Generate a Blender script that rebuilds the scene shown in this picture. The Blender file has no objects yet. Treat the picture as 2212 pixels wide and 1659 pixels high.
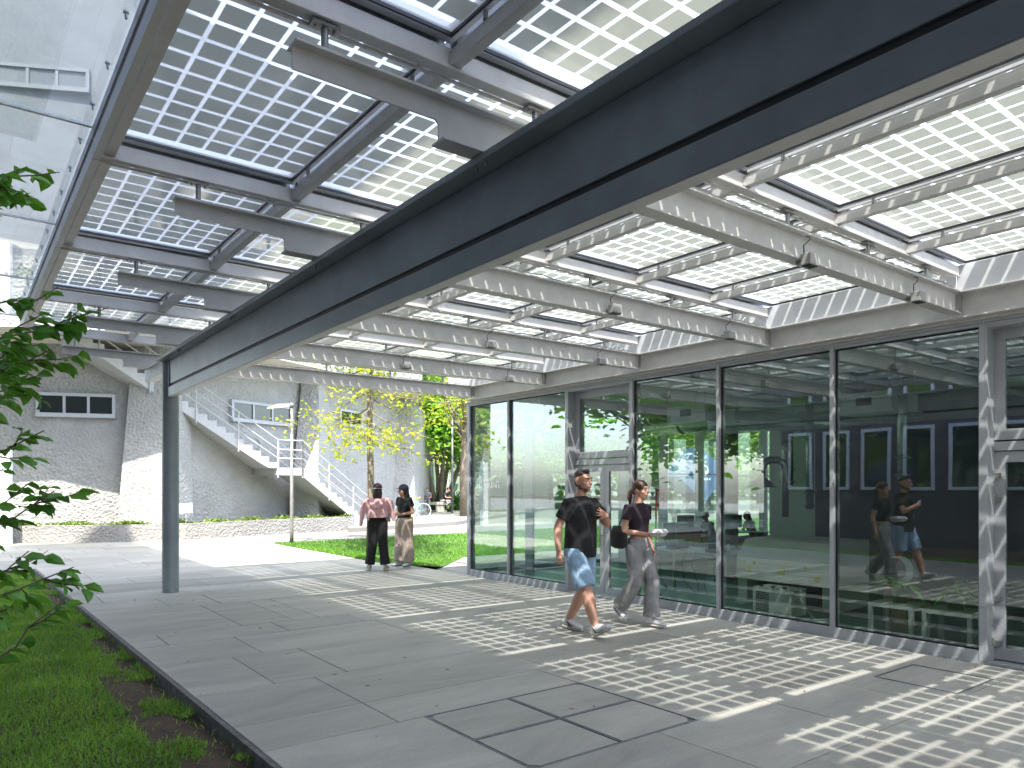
import bpy, math, random
from mathutils import Vector, Matrix, noise
R=math.radians
random.seed(7)
S=bpy.context.scene
COL=S.collection
# ---------------------------------------------------------------- camera
YAW=37.3
cd=bpy.data.cameras.new('camera'); cam=bpy.data.objects.new('camera',cd); COL.objects.link(cam)
cam.location=(0,0,1.6); cam.rotation_euler=(R(90),0,R(-YAW))
cd.sensor_width=36; cd.lens=36*1580/2212; cd.shift_y=(1051-829.5)/2212; cd.clip_end=600; cd.clip_start=.05
S.camera=cam
# ---------------------------------------------------------------- world, sun, exposure
SD=Vector((.347,.468,-1)).normalized()          # travel direction of sunlight
EL=math.asin(-SD.z); AZ=math.atan2(-SD.x,-SD.y)
w=bpy.data.worlds.new('World'); S.world=w; w.use_nodes=True
nt=w.node_tree; bg=nt.nodes['Background']
sk=nt.nodes.new('ShaderNodeTexSky'); sk.sky_type='NISHITA'; sk.sun_disc=False
sk.sun_elevation=EL; sk.sun_rotation=AZ; sk.dust_density=2.0; sk.air_density=1.0
hs=nt.nodes.new('ShaderNodeHueSaturation'); hs.inputs['Saturation'].default_value=.68; nt.links.new(sk.outputs[0],hs.inputs['Color']); nt.links.new(hs.outputs[0],bg.inputs[0]); bg.inputs[1].default_value=.15
sd=bpy.data.lights.new('sun','SUN'); sun=bpy.data.objects.new('sun',sd); COL.objects.link(sun)
sd.energy=2.35; sd.angle=R(.53); sd.color=(1,.93,.80)
sun.rotation_euler=SD.to_track_quat('-Z','Y').to_euler()
S.view_settings.view_transform='Standard'; S.view_settings.look='None'; S.view_settings.exposure=2.62; S.view_settings.gamma=1
S.render.engine='CYCLES'
cy=S.cycles; cy.max_bounces=10; cy.diffuse_bounces=4; cy.glossy_bounces=4; cy.transmission_bounces=4; cy.transparent_max_bounces=32
cy.use_denoising=True; cy.sample_clamp_indirect=6; cy.caustics_reflective=False; cy.caustics_refractive=False
# ---------------------------------------------------------------- helpers
class MB:
    def __init__(s): s.v=[];s.f=[];s.m=[];s.mi=0
    def add(s,vs,fs):
        n=len(s.v); s.v+= [tuple(v) for v in vs]; s.f+=[tuple(i+n for i in f) for f in fs]; s.m+=[s.mi]*len(fs); return s
    def box(s,x0,x1,y0,y1,z0,z1):
        return s.add([(x0,y0,z0),(x1,y0,z0),(x1,y1,z0),(x0,y1,z0),(x0,y0,z1),(x1,y0,z1),(x1,y1,z1),(x0,y1,z1)],
          [(0,3,2,1),(4,5,6,7),(0,1,5,4),(1,2,6,5),(2,3,7,6),(3,0,4,7)])
    def prism(s,pts,d):     # planar outline pts (3D) extruded by vector d
        n=len(pts); d=Vector(d); a=[Vector(p) for p in pts]
        return s.add([tuple(p) for p in a]+[tuple(p+d) for p in a],[tuple(range(n-1,-1,-1)),tuple(range(n,2*n))]+[(i,(i+1)%n,n+(i+1)%n,n+i) for i in range(n)])
    def tube(s,pts,r,n=8,cap=True,up=None):   # r: float, list of floats or (rx,ry)
        P=[Vector(p) for p in pts]; k=len(P); rr=r if isinstance(r,list) else [r]*k
        vs=[];fs=[]
        t0=(P[1]-P[0]).normalized(); u=Vector(up) if up else (Vector((0,0,1)) if abs(t0.z)<.9 else Vector((1,0,0)))
        for i in range(k):
            t=((P[min(i+1,k-1)]-P[i]).normalized()+(P[i]-P[max(i-1,0)]).normalized())
            t=t.normalized() if t.length>1e-6 else t0
            a=u-t*u.dot(t); a=a.normalized() if a.length>1e-4 else t.orthogonal().normalized()
            u=a if not up else u
            b=t.cross(a); q=rr[i]; qa,qb=(q if isinstance(q,tuple) else (q,q))
            for j in range(n):
                an=2*math.pi*j/n; vs.append(tuple(P[i]+a*math.cos(an)*qa+b*math.sin(an)*qb))
        for i in range(k-1):
            for j in range(n): fs.append((i*n+j,i*n+(j+1)%n,(i+1)*n+(j+1)%n,(i+1)*n+j))
        if cap: fs+=[tuple(range(n-1,-1,-1)),tuple(range((k-1)*n,k*n))]
        return s.add(vs,fs)
    def xf(s,M,i0=0):
        for i in range(i0,len(s.v)): s.v[i]=tuple(M@Vector(s.v[i]))
        return s
    def build(s,name,mat,parent=None,smooth=False,bevel=0,loc=None):
        me=bpy.data.meshes.new(name); me.from_pydata(s.v,[],s.f)
        for m in (mat if isinstance(mat,(list,tuple)) else [mat]): me.materials.append(m)
        if any(s.m): me.polygons.foreach_set('material_index',s.m)
        if smooth: me.polygons.foreach_set('use_smooth',[True]*len(s.f))
        me.update()
        o=bpy.data.objects.new(name,me); COL.objects.link(o)
        if parent: o.parent=parent
        if loc: o.location=loc
        if bevel:
            b=o.modifiers.new('b','BEVEL'); b.width=bevel; b.segments=2; b.limit_method='ANGLE'; b.angle_limit=R(40)
        return o
def tag(o,label=None,cat=None,group=None,kind=None):
    if label:o['label']=label
    if cat:o['category']=cat
    if group:o['group']=group
    if kind:o['kind']=kind
    return o
def empty(name,loc=(0,0,0),rz=0,label=None,cat=None,group=None):
    o=bpy.data.objects.new(name,None); COL.objects.link(o); o.location=loc; o.rotation_euler=(0,0,rz); o.empty_display_size=.1
    return tag(o,label,cat,group)
def copy_tree(o,parent=None):
    c=o.copy(); COL.objects.link(c)
    if parent: c.parent=parent
    for ch in list(o.children): copy_tree(ch,c)
    return c
def node(nt,t,**k):
    n=nt.nodes.new('ShaderNode'+t)
    for a,b in k.items():
        if a.startswith('i_'): n.inputs[a[2:].replace('_',' ')].default_value=b
        else: setattr(n,a,b)
    return n
def mat(name,col,rough=.6,metal=0,var=.08,scale=6,bump=0,bscale=40,spec=.5,emit=None,coord='Object',detail=6,var2=None,transl=0,coat=0):
    m=bpy.data.materials.new(name); m.use_nodes=True; nt=m.node_tree; p=nt.nodes['Principled BSDF']
    p.inputs['Roughness'].default_value=rough; p.inputs['Metallic'].default_value=metal; p.inputs['Specular IOR Level'].default_value=spec
    if coat: p.inputs['Coat Weight'].default_value=coat
    tc=node(nt,'TexCoord')
    if var or var2:
        n=node(nt,'TexNoise'); n.inputs['Scale'].default_value=scale; n.inputs['Detail'].default_value=detail; n.inputs['Roughness'].default_value=.65
        nt.links.new(tc.outputs[coord],n.inputs['Vector'])
        rp=node(nt,'ValToRGB'); c=Vector(col)
        lo=c*(1-var*2.2); hi=c*(1+var*1.6)
        if var2: lo=c; hi=Vector(var2)
        rp.color_ramp.elements[0].position=.3; rp.color_ramp.elements[1].position=.7
        rp.color_ramp.elements[0].color=(*lo,1); rp.color_ramp.elements[1].color=(*[min(1,q) for q in hi],1)
        nt.links.new(n.outputs['Fac'],rp.inputs[0]); nt.links.new(rp.outputs[0],p.inputs['Base Color'])
    else: p.inputs['Base Color'].default_value=(*col,1)
    if bump:
        n=node(nt,'TexNoise'); n.inputs['Scale'].default_value=bscale; n.inputs['Detail'].default_value=5
        nt.links.new(tc.outputs[coord],n.inputs['Vector'])
        b=node(nt,'Bump'); b.inputs['Strength'].default_value=bump; b.inputs['Distance'].default_value=.02
        nt.links.new(n.outputs['Fac'],b.inputs['Height']); nt.links.new(b.outputs[0],p.inputs['Normal'])
    if emit: p.inputs['Emission Color'].default_value=(*emit[:3],1); p.inputs['Emission Strength'].default_value=emit[3]
    if transl:
        t=node(nt,'BsdfTranslucent'); mx=node(nt,'MixShader'); mx.inputs[0].default_value=transl
        src=p.inputs['Base Color'].links[0].from_socket if p.inputs['Base Color'].is_linked else None
        if src: nt.links.new(src,t.inputs[0])
        else: t.inputs[0].default_value=(*col,1)
        out=nt.nodes['Material Output']
        nt.links.new(p.outputs[0],mx.inputs[1]); nt.links.new(t.outputs[0],mx.inputs[2]); nt.links.new(mx.outputs[0],out.inputs[0])
    return m
def glass(name,tint,refl=1.0,rough=.0,dirt=0.0,base=.04):
    m=bpy.data.materials.new(name); m.use_nodes=True; nt=m.node_tree; nt.nodes.remove(nt.nodes['Principled BSDF'])
    out=nt.nodes['Material Output']; tr=node(nt,'BsdfTransparent'); tr.inputs[0].default_value=(*tint,1)
    gl=node(nt,'BsdfGlossy'); gl.inputs['Roughness'].default_value=rough; gl.inputs[0].default_value=(.92,.95,1,1)
    tg=node(nt,'TexCoord'); nw=node(nt,'TexNoise'); nw.inputs['Scale'].default_value=.8; nw.inputs['Detail'].default_value=1; nt.links.new(tg.outputs['Object'],nw.inputs[0])
    bw=node(nt,'Bump'); bw.inputs['Strength'].default_value=.35; bw.inputs['Distance'].default_value=.004; nt.links.new(nw.outputs['Fac'],bw.inputs['Height']); nt.links.new(bw.outputs[0],gl.inputs['Normal'])
    fr=node(nt,'LayerWeight'); fr.inputs[0].default_value=.5
    pw=node(nt,'Math',operation='POWER'); pw.inputs[1].default_value=4.0; nt.links.new(fr.outputs['Facing'],pw.inputs[0])
    ml=node(nt,'Math',operation='MULTIPLY_ADD'); ml.inputs[1].default_value=refl; ml.inputs[2].default_value=base; ml.use_clamp=True
    nt.links.new(pw.outputs[0],ml.inputs[0])
    mx=node(nt,'MixShader'); nt.links.new(ml.outputs[0],mx.inputs[0]); nt.links.new(tr.outputs[0],mx.inputs[1]); nt.links.new(gl.outputs[0],mx.inputs[2])
    last=mx
    if dirt:
        df=node(nt,'BsdfDiffuse'); df.inputs[0].default_value=(.55,.57,.58,1)
        tl=node(nt,'BsdfTranslucent'); tl.inputs[0].default_value=(.5,.53,.55,1)
        ad=node(nt,'MixShader'); ad.inputs[0].default_value=.5; nt.links.new(df.outputs[0],ad.inputs[1]); nt.links.new(tl.outputs[0],ad.inputs[2])
        tc=node(nt,'TexCoord'); n=node(nt,'TexNoise'); n.inputs['Scale'].default_value=2.5; n.inputs['Detail'].default_value=8
        nt.links.new(tc.outputs['Object'],n.inputs[0])
        mm=node(nt,'Math',operation='MULTIPLY'); mm.inputs[1].default_value=dirt*2; nt.links.new(n.outputs['Fac'],mm.inputs[0])
        m2=node(nt,'MixShader'); nt.links.new(mm.outputs[0],m2.inputs[0]); nt.links.new(mx.outputs[0],m2.inputs[1]); nt.links.new(ad.outputs[0],m2.inputs[2]); last=m2
    nt.links.new(last.outputs[0],out.inputs[0])
    return m
M={}
M['beam']=mat('grey_steel_paint',(.285,.33,.355),.38,var=.11,scale=1.7,bump=.06,bscale=45,detail=10)
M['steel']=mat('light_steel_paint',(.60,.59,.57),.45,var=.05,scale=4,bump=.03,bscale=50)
M['alu']=mat('anodised_aluminium',(.50,.52,.55),.32,metal=.35,var=.04,scale=8)
M['gasket']=mat('black_rubber',(.012,.014,.018),.5,var=0)
M['galv']=mat('galvanised_steel',(.36,.36,.35),.4,metal=.7,var=.1,scale=30)
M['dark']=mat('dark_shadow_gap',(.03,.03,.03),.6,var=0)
M['white']=mat('white_painted_panel',(.62,.63,.65),.5,var=.03,scale=2)
M['facade']=mat('facade_aluminium_grey',(.42,.44,.46),.38,metal=.15,var=.04,scale=5)
M['glass']=glass('pavilion_glass',(.87,.94,.905),.9,base=.16,dirt=.014)
M['clear']=glass('clear_glass',(.80,.84,.86),.8,base=.05,dirt=.10)
# photovoltaic glass: opaque cells and clear gaps, by object coordinates of each pane
def pvmat():
    m=bpy.data.materials.new('photovoltaic_glass'); m.use_nodes=True; nt=m.node_tree; p=nt.nodes['Principled BSDF']; out=nt.nodes['Material Output']; L=nt.links.new
    tc=node(nt,'TexCoord'); sp=node(nt,'SeparateXYZ'); L(tc.outputs['Object'],sp.inputs[0])
    def lane(sock,pitch,gap,off):
        a=node(nt,'Math',operation='ADD'); a.inputs[1].default_value=off+100*pitch; L(sock,a.inputs[0])
        d=node(nt,'Math',operation='MODULO'); d.inputs[1].default_value=pitch; L(a.outputs[0],d.inputs[0])
        s=node(nt,'Math',operation='SUBTRACT'); s.inputs[1].default_value=pitch/2; L(d.outputs[0],s.inputs[0])
        b=node(nt,'Math',operation='ABSOLUTE'); L(s.outputs[0],b.inputs[0])
        r=node(nt,'MapRange'); r.inputs['From Min'].default_value=pitch/2-gap/2-.006; r.inputs['From Max'].default_value=pitch/2-gap/2+.002; r.interpolation_type='SMOOTHSTEP'; L(b.outputs[0],r.inputs['Value'])
        return r.outputs[0]     # 1 in gap
    gx=lane(sp.outputs[0],.1800,.021,.1800/2); gy=lane(sp.outputs[1],.204,.031,0)
    # margin beyond the cell field
    def edge(sock,half):
        b=node(nt,'Math',operation='ABSOLUTE'); L(sock,b.inputs[0]); g=node(nt,'Math',operation='GREATER_THAN'); g.inputs[1].default_value=half; L(b.outputs[0],g.inputs[0]); return g.outputs[0]
    ex=edge(sp.outputs[0],.1800*3.5-.012); ey=edge(sp.outputs[1],.204*5-.012+.102*0)
    def mx_(a,b):
        k=node(nt,'Math',operation='MAXIMUM'); L(a,k.inputs[0]); L(b,k.inputs[1]); return k.outputs[0]
    gap=mx_(mx_(gx,gy),mx_(ex,ey))
    n=node(nt,'TexNoise'); n.inputs['Scale'].default_value=3; L(tc.outputs['Object'],n.inputs[0])
    rp=node(nt,'ValToRGB'); rp.color_ramp.elements[0].color=(.11,.125,.09,1); rp.color_ramp.elements[1].color=(.16,.175,.13,1); 
    dv=node(nt,'VectorMath',operation='DIVIDE'); dv.inputs[1].default_value=(.1800,.204,1); ofs=node(nt,'VectorMath',operation='ADD'); ofs.inputs[1].default_value=(.1800/2+18.0,20.4,0); L(tc.outputs['Object'],ofs.inputs[0]); L(ofs.outputs[0],dv.inputs[0])
    fl=node(nt,'VectorMath',operation='FLOOR'); L(dv.outputs[0],fl.inputs[0]); oi=node(nt,'ObjectInfo'); av=node(nt,'VectorMath',operation='ADD'); L(fl.outputs[0],av.inputs[0]); L(oi.outputs['Location'],av.inputs[1])
    wn=node(nt,'TexWhiteNoise'); L(av.outputs[0],wn.inputs['Vector']); ma=node(nt,'Math',operation='MULTIPLY_ADD'); ma.inputs[1].default_value=.5; L(wn.outputs['Value'],ma.inputs[0]); L(n.outputs['Fac'],ma.inputs[2]); sb=node(nt,'Math',operation='SUBTRACT'); sb.inputs[1].default_value=.25; L(ma.outputs[0],sb.inputs[0])
    L(sb.outputs[0],rp.inputs[0]); L(rp.outputs[0],p.inputs['Base Color'])
    p.inputs['Roughness'].default_value=.09; p.inputs['IOR'].default_value=1.5; p.inputs['Specular IOR Level'].default_value=.7
    tl=node(nt,'BsdfTranslucent'); tl.inputs[0].default_value=(.57,.62,.56,1)
    cm=node(nt,'MixShader'); cm.inputs[0].default_value=.135; L(p.outputs[0],cm.inputs[1]); L(tl.outputs[0],cm.inputs[2])
    tr=node(nt,'BsdfTransparent'); tr.inputs[0].default_value=(.58,.61,.66,1)
    t2=node(nt,'BsdfTranslucent'); t2.inputs[0].default_value=(.9,.95,1,1)
    gm=node(nt,'MixShader'); gm.inputs[0].default_value=.20; L(tr.outputs[0],gm.inputs[1]); L(t2.outputs[0],gm.inputs[2])
    mx=node(nt,'MixShader'); L(gap,mx.inputs[0]); L(cm.outputs[0],mx.inputs[1]); L(gm.outputs[0],mx.inputs[2]); L(mx.outputs[0],out.inputs[0])
    return m
M['pv']=pvmat()
# ---------------------------------------------------------------- solar canopy
RY=[13.2-2.42*k for k in range(8)]            # rafter / purlin lines, far to near: 13.2 ... -3.74
BX=[.88+1.365*k for k in range(6)]+[9.03]      # cross-beam lines
can=empty('solar_canopy',(2.6,11.89,0),0,'grey steel canopy roofed with photovoltaic glass panels over the paved terrace','canopy')
def C(mb,name,m,parent=can,**k):
    if parent is can: mb.xf(Matrix.Translation((-2.6,-11.89,0)))
    return mb.build(name,m,parent,**k)
# main girder: plate web, wide top flange, deep boxed bottom chord
g=MB(); yN,yF=-6.0,11.84; xc=2.585
g.box(xc-.028,xc+.028,yN,yF,3.135,3.487)
g.box(xc-.165,xc+.165,yN,yF+.22,3.488,3.53)
g.box(xc-.045,xc+.045,yN,yF,2.945,3.090)
g.box(xc-.045,xc+.045,yF-.045,yF,3.095,3.487)
C(g,'main_girder',M['beam'],bevel=.006); C(MB().box(xc-.043,xc+.043,yN,yF-.002,2.941,2.9445),'lit_underside',M['steel'])  # thin added skin, its lighter colour stands in for light on the underside
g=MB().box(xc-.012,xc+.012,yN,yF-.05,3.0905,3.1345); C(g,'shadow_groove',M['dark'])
g=MB().box(xc-.08,xc+.08,yF+.24,13.34,3.335,3.53); C(g,'outrigger_beam',M['beam'],bevel=.006)
g=MB().tube([(2.605,11.97,-.02),(2.605,11.97,3.487)],.119,40); o=C(g,'column',M['beam'],smooth=True)
em=o.modifiers.new('e','EDGE_SPLIT'); em.split_angle=R(50)
for y in RY:
    for dy in (-.05,.05):
        if y<12: C(MB().tube([(xc-.13,y+dy,3.46),(xc-.13,y+dy,3.49)],.012,6),'bolt',M['galv'])
# rafters
def rafter(y):
    g=MB(); x0,x1,xn=1.32,8.93,2.16; t=.006
    g.prism([(x0,y-t,3.655),(xn-.02,y-t,3.655),(xn,y-t,3.635),(xn,y-t,3.546),(x1,y-t,3.546),(x1,y-t,3.77),(x0,y-t,3.77)],(0,2*t,0))
    g.box(xn,x1,y-.065,y+.065,3.532,3.546)
    g.box(x0,x1,y-.065,y+.065,3.77,3.784)
    return C(g,'rafter',M['steel'])
for y in RY[:7]: rafter(y)
# purlins: upside-down channel with a small lower flange
def purlin(y):
    g=MB(); x0,x1=.80,8.93
    g.box(x0,x1,y-.045,y+.045,3.952,4.06)
    g.box(x0,x1,y-.065,y-.046,3.935,3.951); g.box(x0,x1,y+.046,y+.065,3.935,3.951)
    p=C(g,'purlin',M['steel'],bevel=.003)
    for k in range(6):
        xs=[1.49,2.86,4.24,5.62,6.98,8.21][k]
        s=MB(); s.tube([(xs,y,3.784),(xs,y,3.925)],.019,14); s.box(xs-.075,xs+.075,y-.03,y+.03,3.918,3.934); s.tube([(xs,y,3.784),(xs,y,3.792)],.034,14)
        for dx in (-.05,.05): s.tube([(xs+dx,y,3.905),(xs+dx,y,3.92)],.008,6)
        s.xf(Matrix.Translation((-2.6,-11.89,0))); s.build('post',M['galv'],p)
for y in RY[:7]: purlin(y)
# cross beams between purlins, with pins carrying the panels
for j in range(len(RY)-1):
    y1,y0=RY[j]-.048,RY[j+1]+.048
    for k,x in enumerate(BX[:-1]):
        g=MB(); wd=.034
        g.box(x-wd,x+wd,y0,y1,3.962,4.046)
        for yy in (y0,y1): g.box(x-wd-.012,x+wd+.012,yy-.004 if yy==y1 else yy,yy if yy==y1 else yy+.004,3.970,4.040)
        C(g,'crossbeam',M['steel'],bevel=.003)
# outer edge rail along the left side, one length per bay with a small step
for j in range(len(RY)-1):
    y1,y0=RY[j]-.01,RY[j+1]+.01
    g=MB(); g.box(.775,.80,y0,y1,3.93,4.035); g.box(.772,.80,y0,y1,4.075,4.14); g.box(.788,.799,y0,y1,4.0355,4.0745); g.box(.80,.825,y0,y1,3.93,3.94); g.box(.80,.83,y0,y1,4.125,4.14)
    C(g,'edge_rail',M['steel'])
    g=MB()
    n=4
    for i in range(n): 
        g=MB(); yy=y0+(i+.5)*(y1-y0)/n; g.tube([(.74,yy,4.14),(.74,yy,4.18)],.007,8); g.tube([(.74,yy,4.172),(.74,yy,4.182)],.015,10)
        C(g,'glass_clamp',M['beam'])
    g=MB(); g.box(-.9,.80,y0-.0,y1+.0,4.158,4.170); C(g,'clear_glass_pane',M['clear'])
    C(MB().box(-.9,.775,y1-.004,y1+.024,4.150,4.176),'joint_bar',M['galv'])
# panels: frame, gasket, glass
def panel(x0,x1,y0,y1,parent,proto=None):
    cx_,cy_=(x0+x1)/2,(y0+y1)/2; hx,hy=(x1-x0)/2-.020,(y1-y0)/2-.036
    e=bpy.data.objects.new('panel',None); COL.objects.link(e); e.parent=parent; e.location=(cx_-2.6,cy_-11.89,4.10); e.empty_display_size=.1
    if proto:
        for c in proto.children: d=c.copy(); COL.objects.link(d); d.parent=e
        return e
    f=.05; fx=.030
    g=MB(); 
    g.box(-hx,hx,-hy,-hy+f,-.01,.075); g.box(-hx,hx,hy-f,hy,-.01,.075); g.box(-hx,-hx+fx,-hy+f,hy-f,-.01,.075); g.box(hx-fx,hx,-hy+f,hy-f,-.01,.075)
    g.build('frame',M['alu'],e)
    g=MB(); q=f-.001; r=f+.011; a=fx-.001; b=fx+.008
    g.box(-hx+a,hx-a,-hy+q,-hy+r,-.004,.03); g.box(-hx+a,hx-a,hy-r,hy-q,-.004,.03); g.box(-hx+a,-hx+b,-hy+r,hy-r,-.004,.03); g.box(hx-b,hx-a,-hy+r,hy-r,-.004,.03)
    g.build('gasket',M['gasket'],e)
    g=MB(); v=.016
    g.add([(-hx+fx,-hy+f,v),(hx-fx,-hy+f,v),(hx-fx,hy-f,v),(-hx+fx,hy-f,v)],[(0,1,2,3)])
    g.build('glass',M['pv'],e)
    for sx in (-1,1):
        for sy in (-1,1): MB().tube([(sx*(hx-.012),sy*(hy-.35),-.054),(sx*(hx-.012),sy*(hy-.35),-.0095)],.014,10).build('pin',M['galv'],e)
    return e
pr={}
for j in range(len(RY)-1):
    for k in range(6):
        wk='a' if k<5 else 'b'
        p=panel(BX[k],BX[k+1],RY[j+1],RY[j],can,pr.get(wk)); pr.setdefault(wk,p)
for y in RY[1:7]: C(MB().box(.85,8.95,y-.052,y+.052,4.176,4.182),'sun_stop_strip',M['alu'])  # added over the purlin gaps to stop sun leaking between panel rows
# edge beam above the glass wall and the white fascia
XW=9.15
g=MB(); ya,yb=-8.0,13.36
g.box(9.035,9.05,ya,yb,3.50,3.77); g.box(8.94,9.14,ya,yb,3.486,3.502); g.box(8.925,9.14,ya,yb,3.77,3.786)
C(g,'edge_beam',M['steel'],bevel=.002)
g=MB()
for y in RY[:7]:
    g.box(8.931,8.989,y-.055,y-.045,3.56,3.76); g.box(8.931,8.989,y+.045,y+.055,3.56,3.76)
    for z in (3.6,3.65,3.7): g.tube([(8.96,y-.062,z),(8.96,y-.044,z)],.01,6)
C(g,'end_plates',M['galv'])
g=MB(); 
for j in range(len(RY)-1): g.box(8.972,8.988,RY[j+1]+.004,RY[j]-.004,3.80,4.085)
g.box(8.972,8.988,13.204,14.2,3.80,4.085)
C(g,'fascia_panels',M['white'])
def slabmat(name,c,tone=True,rough=.62):
    m=bpy.data.materials.new(name); m.use_nodes=True; nt=m.node_tree; p=nt.nodes['Principled BSDF']; L=nt.links.new
    tc=node(nt,'TexCoord'); n1=node(nt,'TexNoise'); n1.inputs['Scale'].default_value=1.3; n1.inputs['Detail'].default_value=9; n1.inputs['Roughness'].default_value=.7; n1.inputs['Distortion'].default_value=.6
    mp=node(nt,'Mapping'); mp.inputs['Scale'].default_value=(.45,1.5,1); L(tc.outputs['Object'],mp.inputs[0]); L(mp.outputs[0],n1.inputs[0])
    n2=node(nt,'TexNoise'); n2.inputs['Scale'].default_value=55; n2.inputs['Detail'].default_value=4; L(tc.outputs['Object'],n2.inputs[0])
    r1=node(nt,'MapRange'); r1.inputs['From Min'].default_value=.3; r1.inputs['From Max'].default_value=.7; r1.inputs['To Min'].default_value=.74; r1.inputs['To Max'].default_value=1.18; L(n1.outputs['Fac'],r1.inputs[0])
    r2=node(nt,'MapRange'); r2.inputs['From Min'].default_value=.3; r2.inputs['From Max'].default_value=.7; r2.inputs['To Min'].default_value=.93; r2.inputs['To Max'].default_value=1.06; L(n2.outputs['Fac'],r2.inputs[0])
    mu=node(nt,'Math',operation='MULTIPLY'); L(r1.outputs[0],mu.inputs[0]); L(r2.outputs[0],mu.inputs[1]); last=mu
    # sparse pale stains and scratches
    n3=node(nt,'TexNoise'); n3.inputs['Scale'].default_value=2.2; n3.inputs['Detail'].default_value=12; n3.inputs['Roughness'].default_value=.8; L(tc.outputs['Object'],n3.inputs[0])
    r3=node(nt,'MapRange'); r3.inputs['From Min'].default_value=.62; r3.inputs['From Max'].default_value=.78; r3.inputs['To Min'].default_value=1; r3.inputs['To Max'].default_value=1.4; L(n3.outputs['Fac'],r3.inputs[0])
    mu3=node(nt,'Math',operation='MULTIPLY'); L(last.outputs[0],mu3.inputs[0]); L(r3.outputs[0],mu3.inputs[1]); last=mu3
    if tone:
        at=node(nt,'Attribute'); at.attribute_name='tone'; mu2=node(nt,'Math',operation='MULTIPLY'); L(last.outputs[0],mu2.inputs[0]); L(at.outputs['Fac'],mu2.inputs[1]); last=mu2
    vm=node(nt,'VectorMath',operation='SCALE'); vm.inputs[0].default_value=c; L(last.outputs[0],vm.inputs['Scale']); L(vm.outputs[0],p.inputs['Base Color'])
    p.inputs['Roughness'].default_value=rough
    b=node(nt,'Bump'); b.inputs['Strength'].default_value=.25; b.inputs['Distance'].default_value=.004; L(n2.outputs['Fac'],b.inputs['Height']); L(b.outputs[0],p.inputs['Normal'])
    return m
M['slab']=slabmat('paving_stone',(.39,.378,.34))
M['step']=slabmat('step_stone',(.27,.265,.26),False)
M['court']=slabmat('court_stone',(.40,.41,.42),False)
M['joint']=mat('joint_mortar',(.075,.07,.062),.9,var=.2,scale=20)
M['kerb']=mat('kerb_stone',(.15,.145,.14),.8,var=.2,scale=12,bump=.6,bscale=25)
M['earth']=mat('earth',(.10,.085,.06),.95,var=.25,scale=8,bump=.5,bscale=20,coord='Object')
M['galvd']=mat('worn_metal',(.20,.215,.24),.5,metal=.6,var=.15,scale=20)
M['ifloor']=mat('green_workshop_floor',(.10,.25,.17),.35,var=.1,scale=2)
M['ceil']=mat('pale_ceiling',(.6,.64,.61),.7,var=.05,scale=2)
M['iwall']=mat('white_interior_wall',(.78,.80,.76),.6,var=.05,scale=1.5)

M['dwall']=mat('unlit_interior_tone',(.07,.07,.075),.6,var=.05,scale=1.5)  # near-black wall colour stands in for the unlit depth of the room
# ---------------------------------------------------------------- glass pavilion
LOW=-.39
pav=empty('glass_pavilion',(XW,13.55,LOW),0,'glass walled workshop pavilion with grey aluminium mullions along the terrace','pavilion')
def P_(mb,name,m,parent=pav,**k):
    if parent is pav: mb.xf(Matrix.Translation((-XW,-13.55,-LOW)))
    return mb.build(name,m,parent,**k)
YM=[13.52,12.08,10.27,8.61,6.85,5.06,3.31,1.4,-.4,-2.2,-4.0,-5.8]
MW=.055
for y in YM: P_(MB().box(XW-.06,XW+.1,y-MW/2,y+MW/2,-.345,3.42),'mullion',M['facade'],bevel=.004)
def rail(z0,z1,name):
    for a,b in zip(YM[:-1],YM[1:]):
        if name=='sill_rail' and ((a==10.27) or (a==3.31)): continue
        P_(MB().box(XW-.052,XW+.09,b+MW/2,a-MW/2,z0,z1),name,M['facade'],bevel=.003)
rail(3.385,3.42,'head_rail'); rail(-.345,-.235,'sill_rail')
P_(MB().box(XW-.07,XW+.1,-6,13.56,3.421,3.455),'top_trim',M['facade'],bevel=.003)
P_(MB().box(XW-.11,XW+.1,-6,13.60,3.456,3.484),'top_trim',M['steel'],bevel=.003)
for a,b in zip(YM[:-1],YM[1:]):
    if a in (10.27,3.31): continue
    P_(MB().box(XW+.0,XW+.012,b+MW/2,a-MW/2,-.235,3.385),'window_pane',M['glass'])
    g=MB()
    for z0,z1 in ((-.235,-.215),(3.365,3.385)): g.box(XW-.012,XW-.001,b+MW/2,a-MW/2,z0,z1)
    for y0,y1 in ((b+MW/2,b+MW/2+.02),(a-MW/2-.02,a-MW/2)): g.box(XW-.012,XW-.001,y0,y1,-.214,3.364)
    P_(g,'pane_gasket',M['gasket'])
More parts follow.
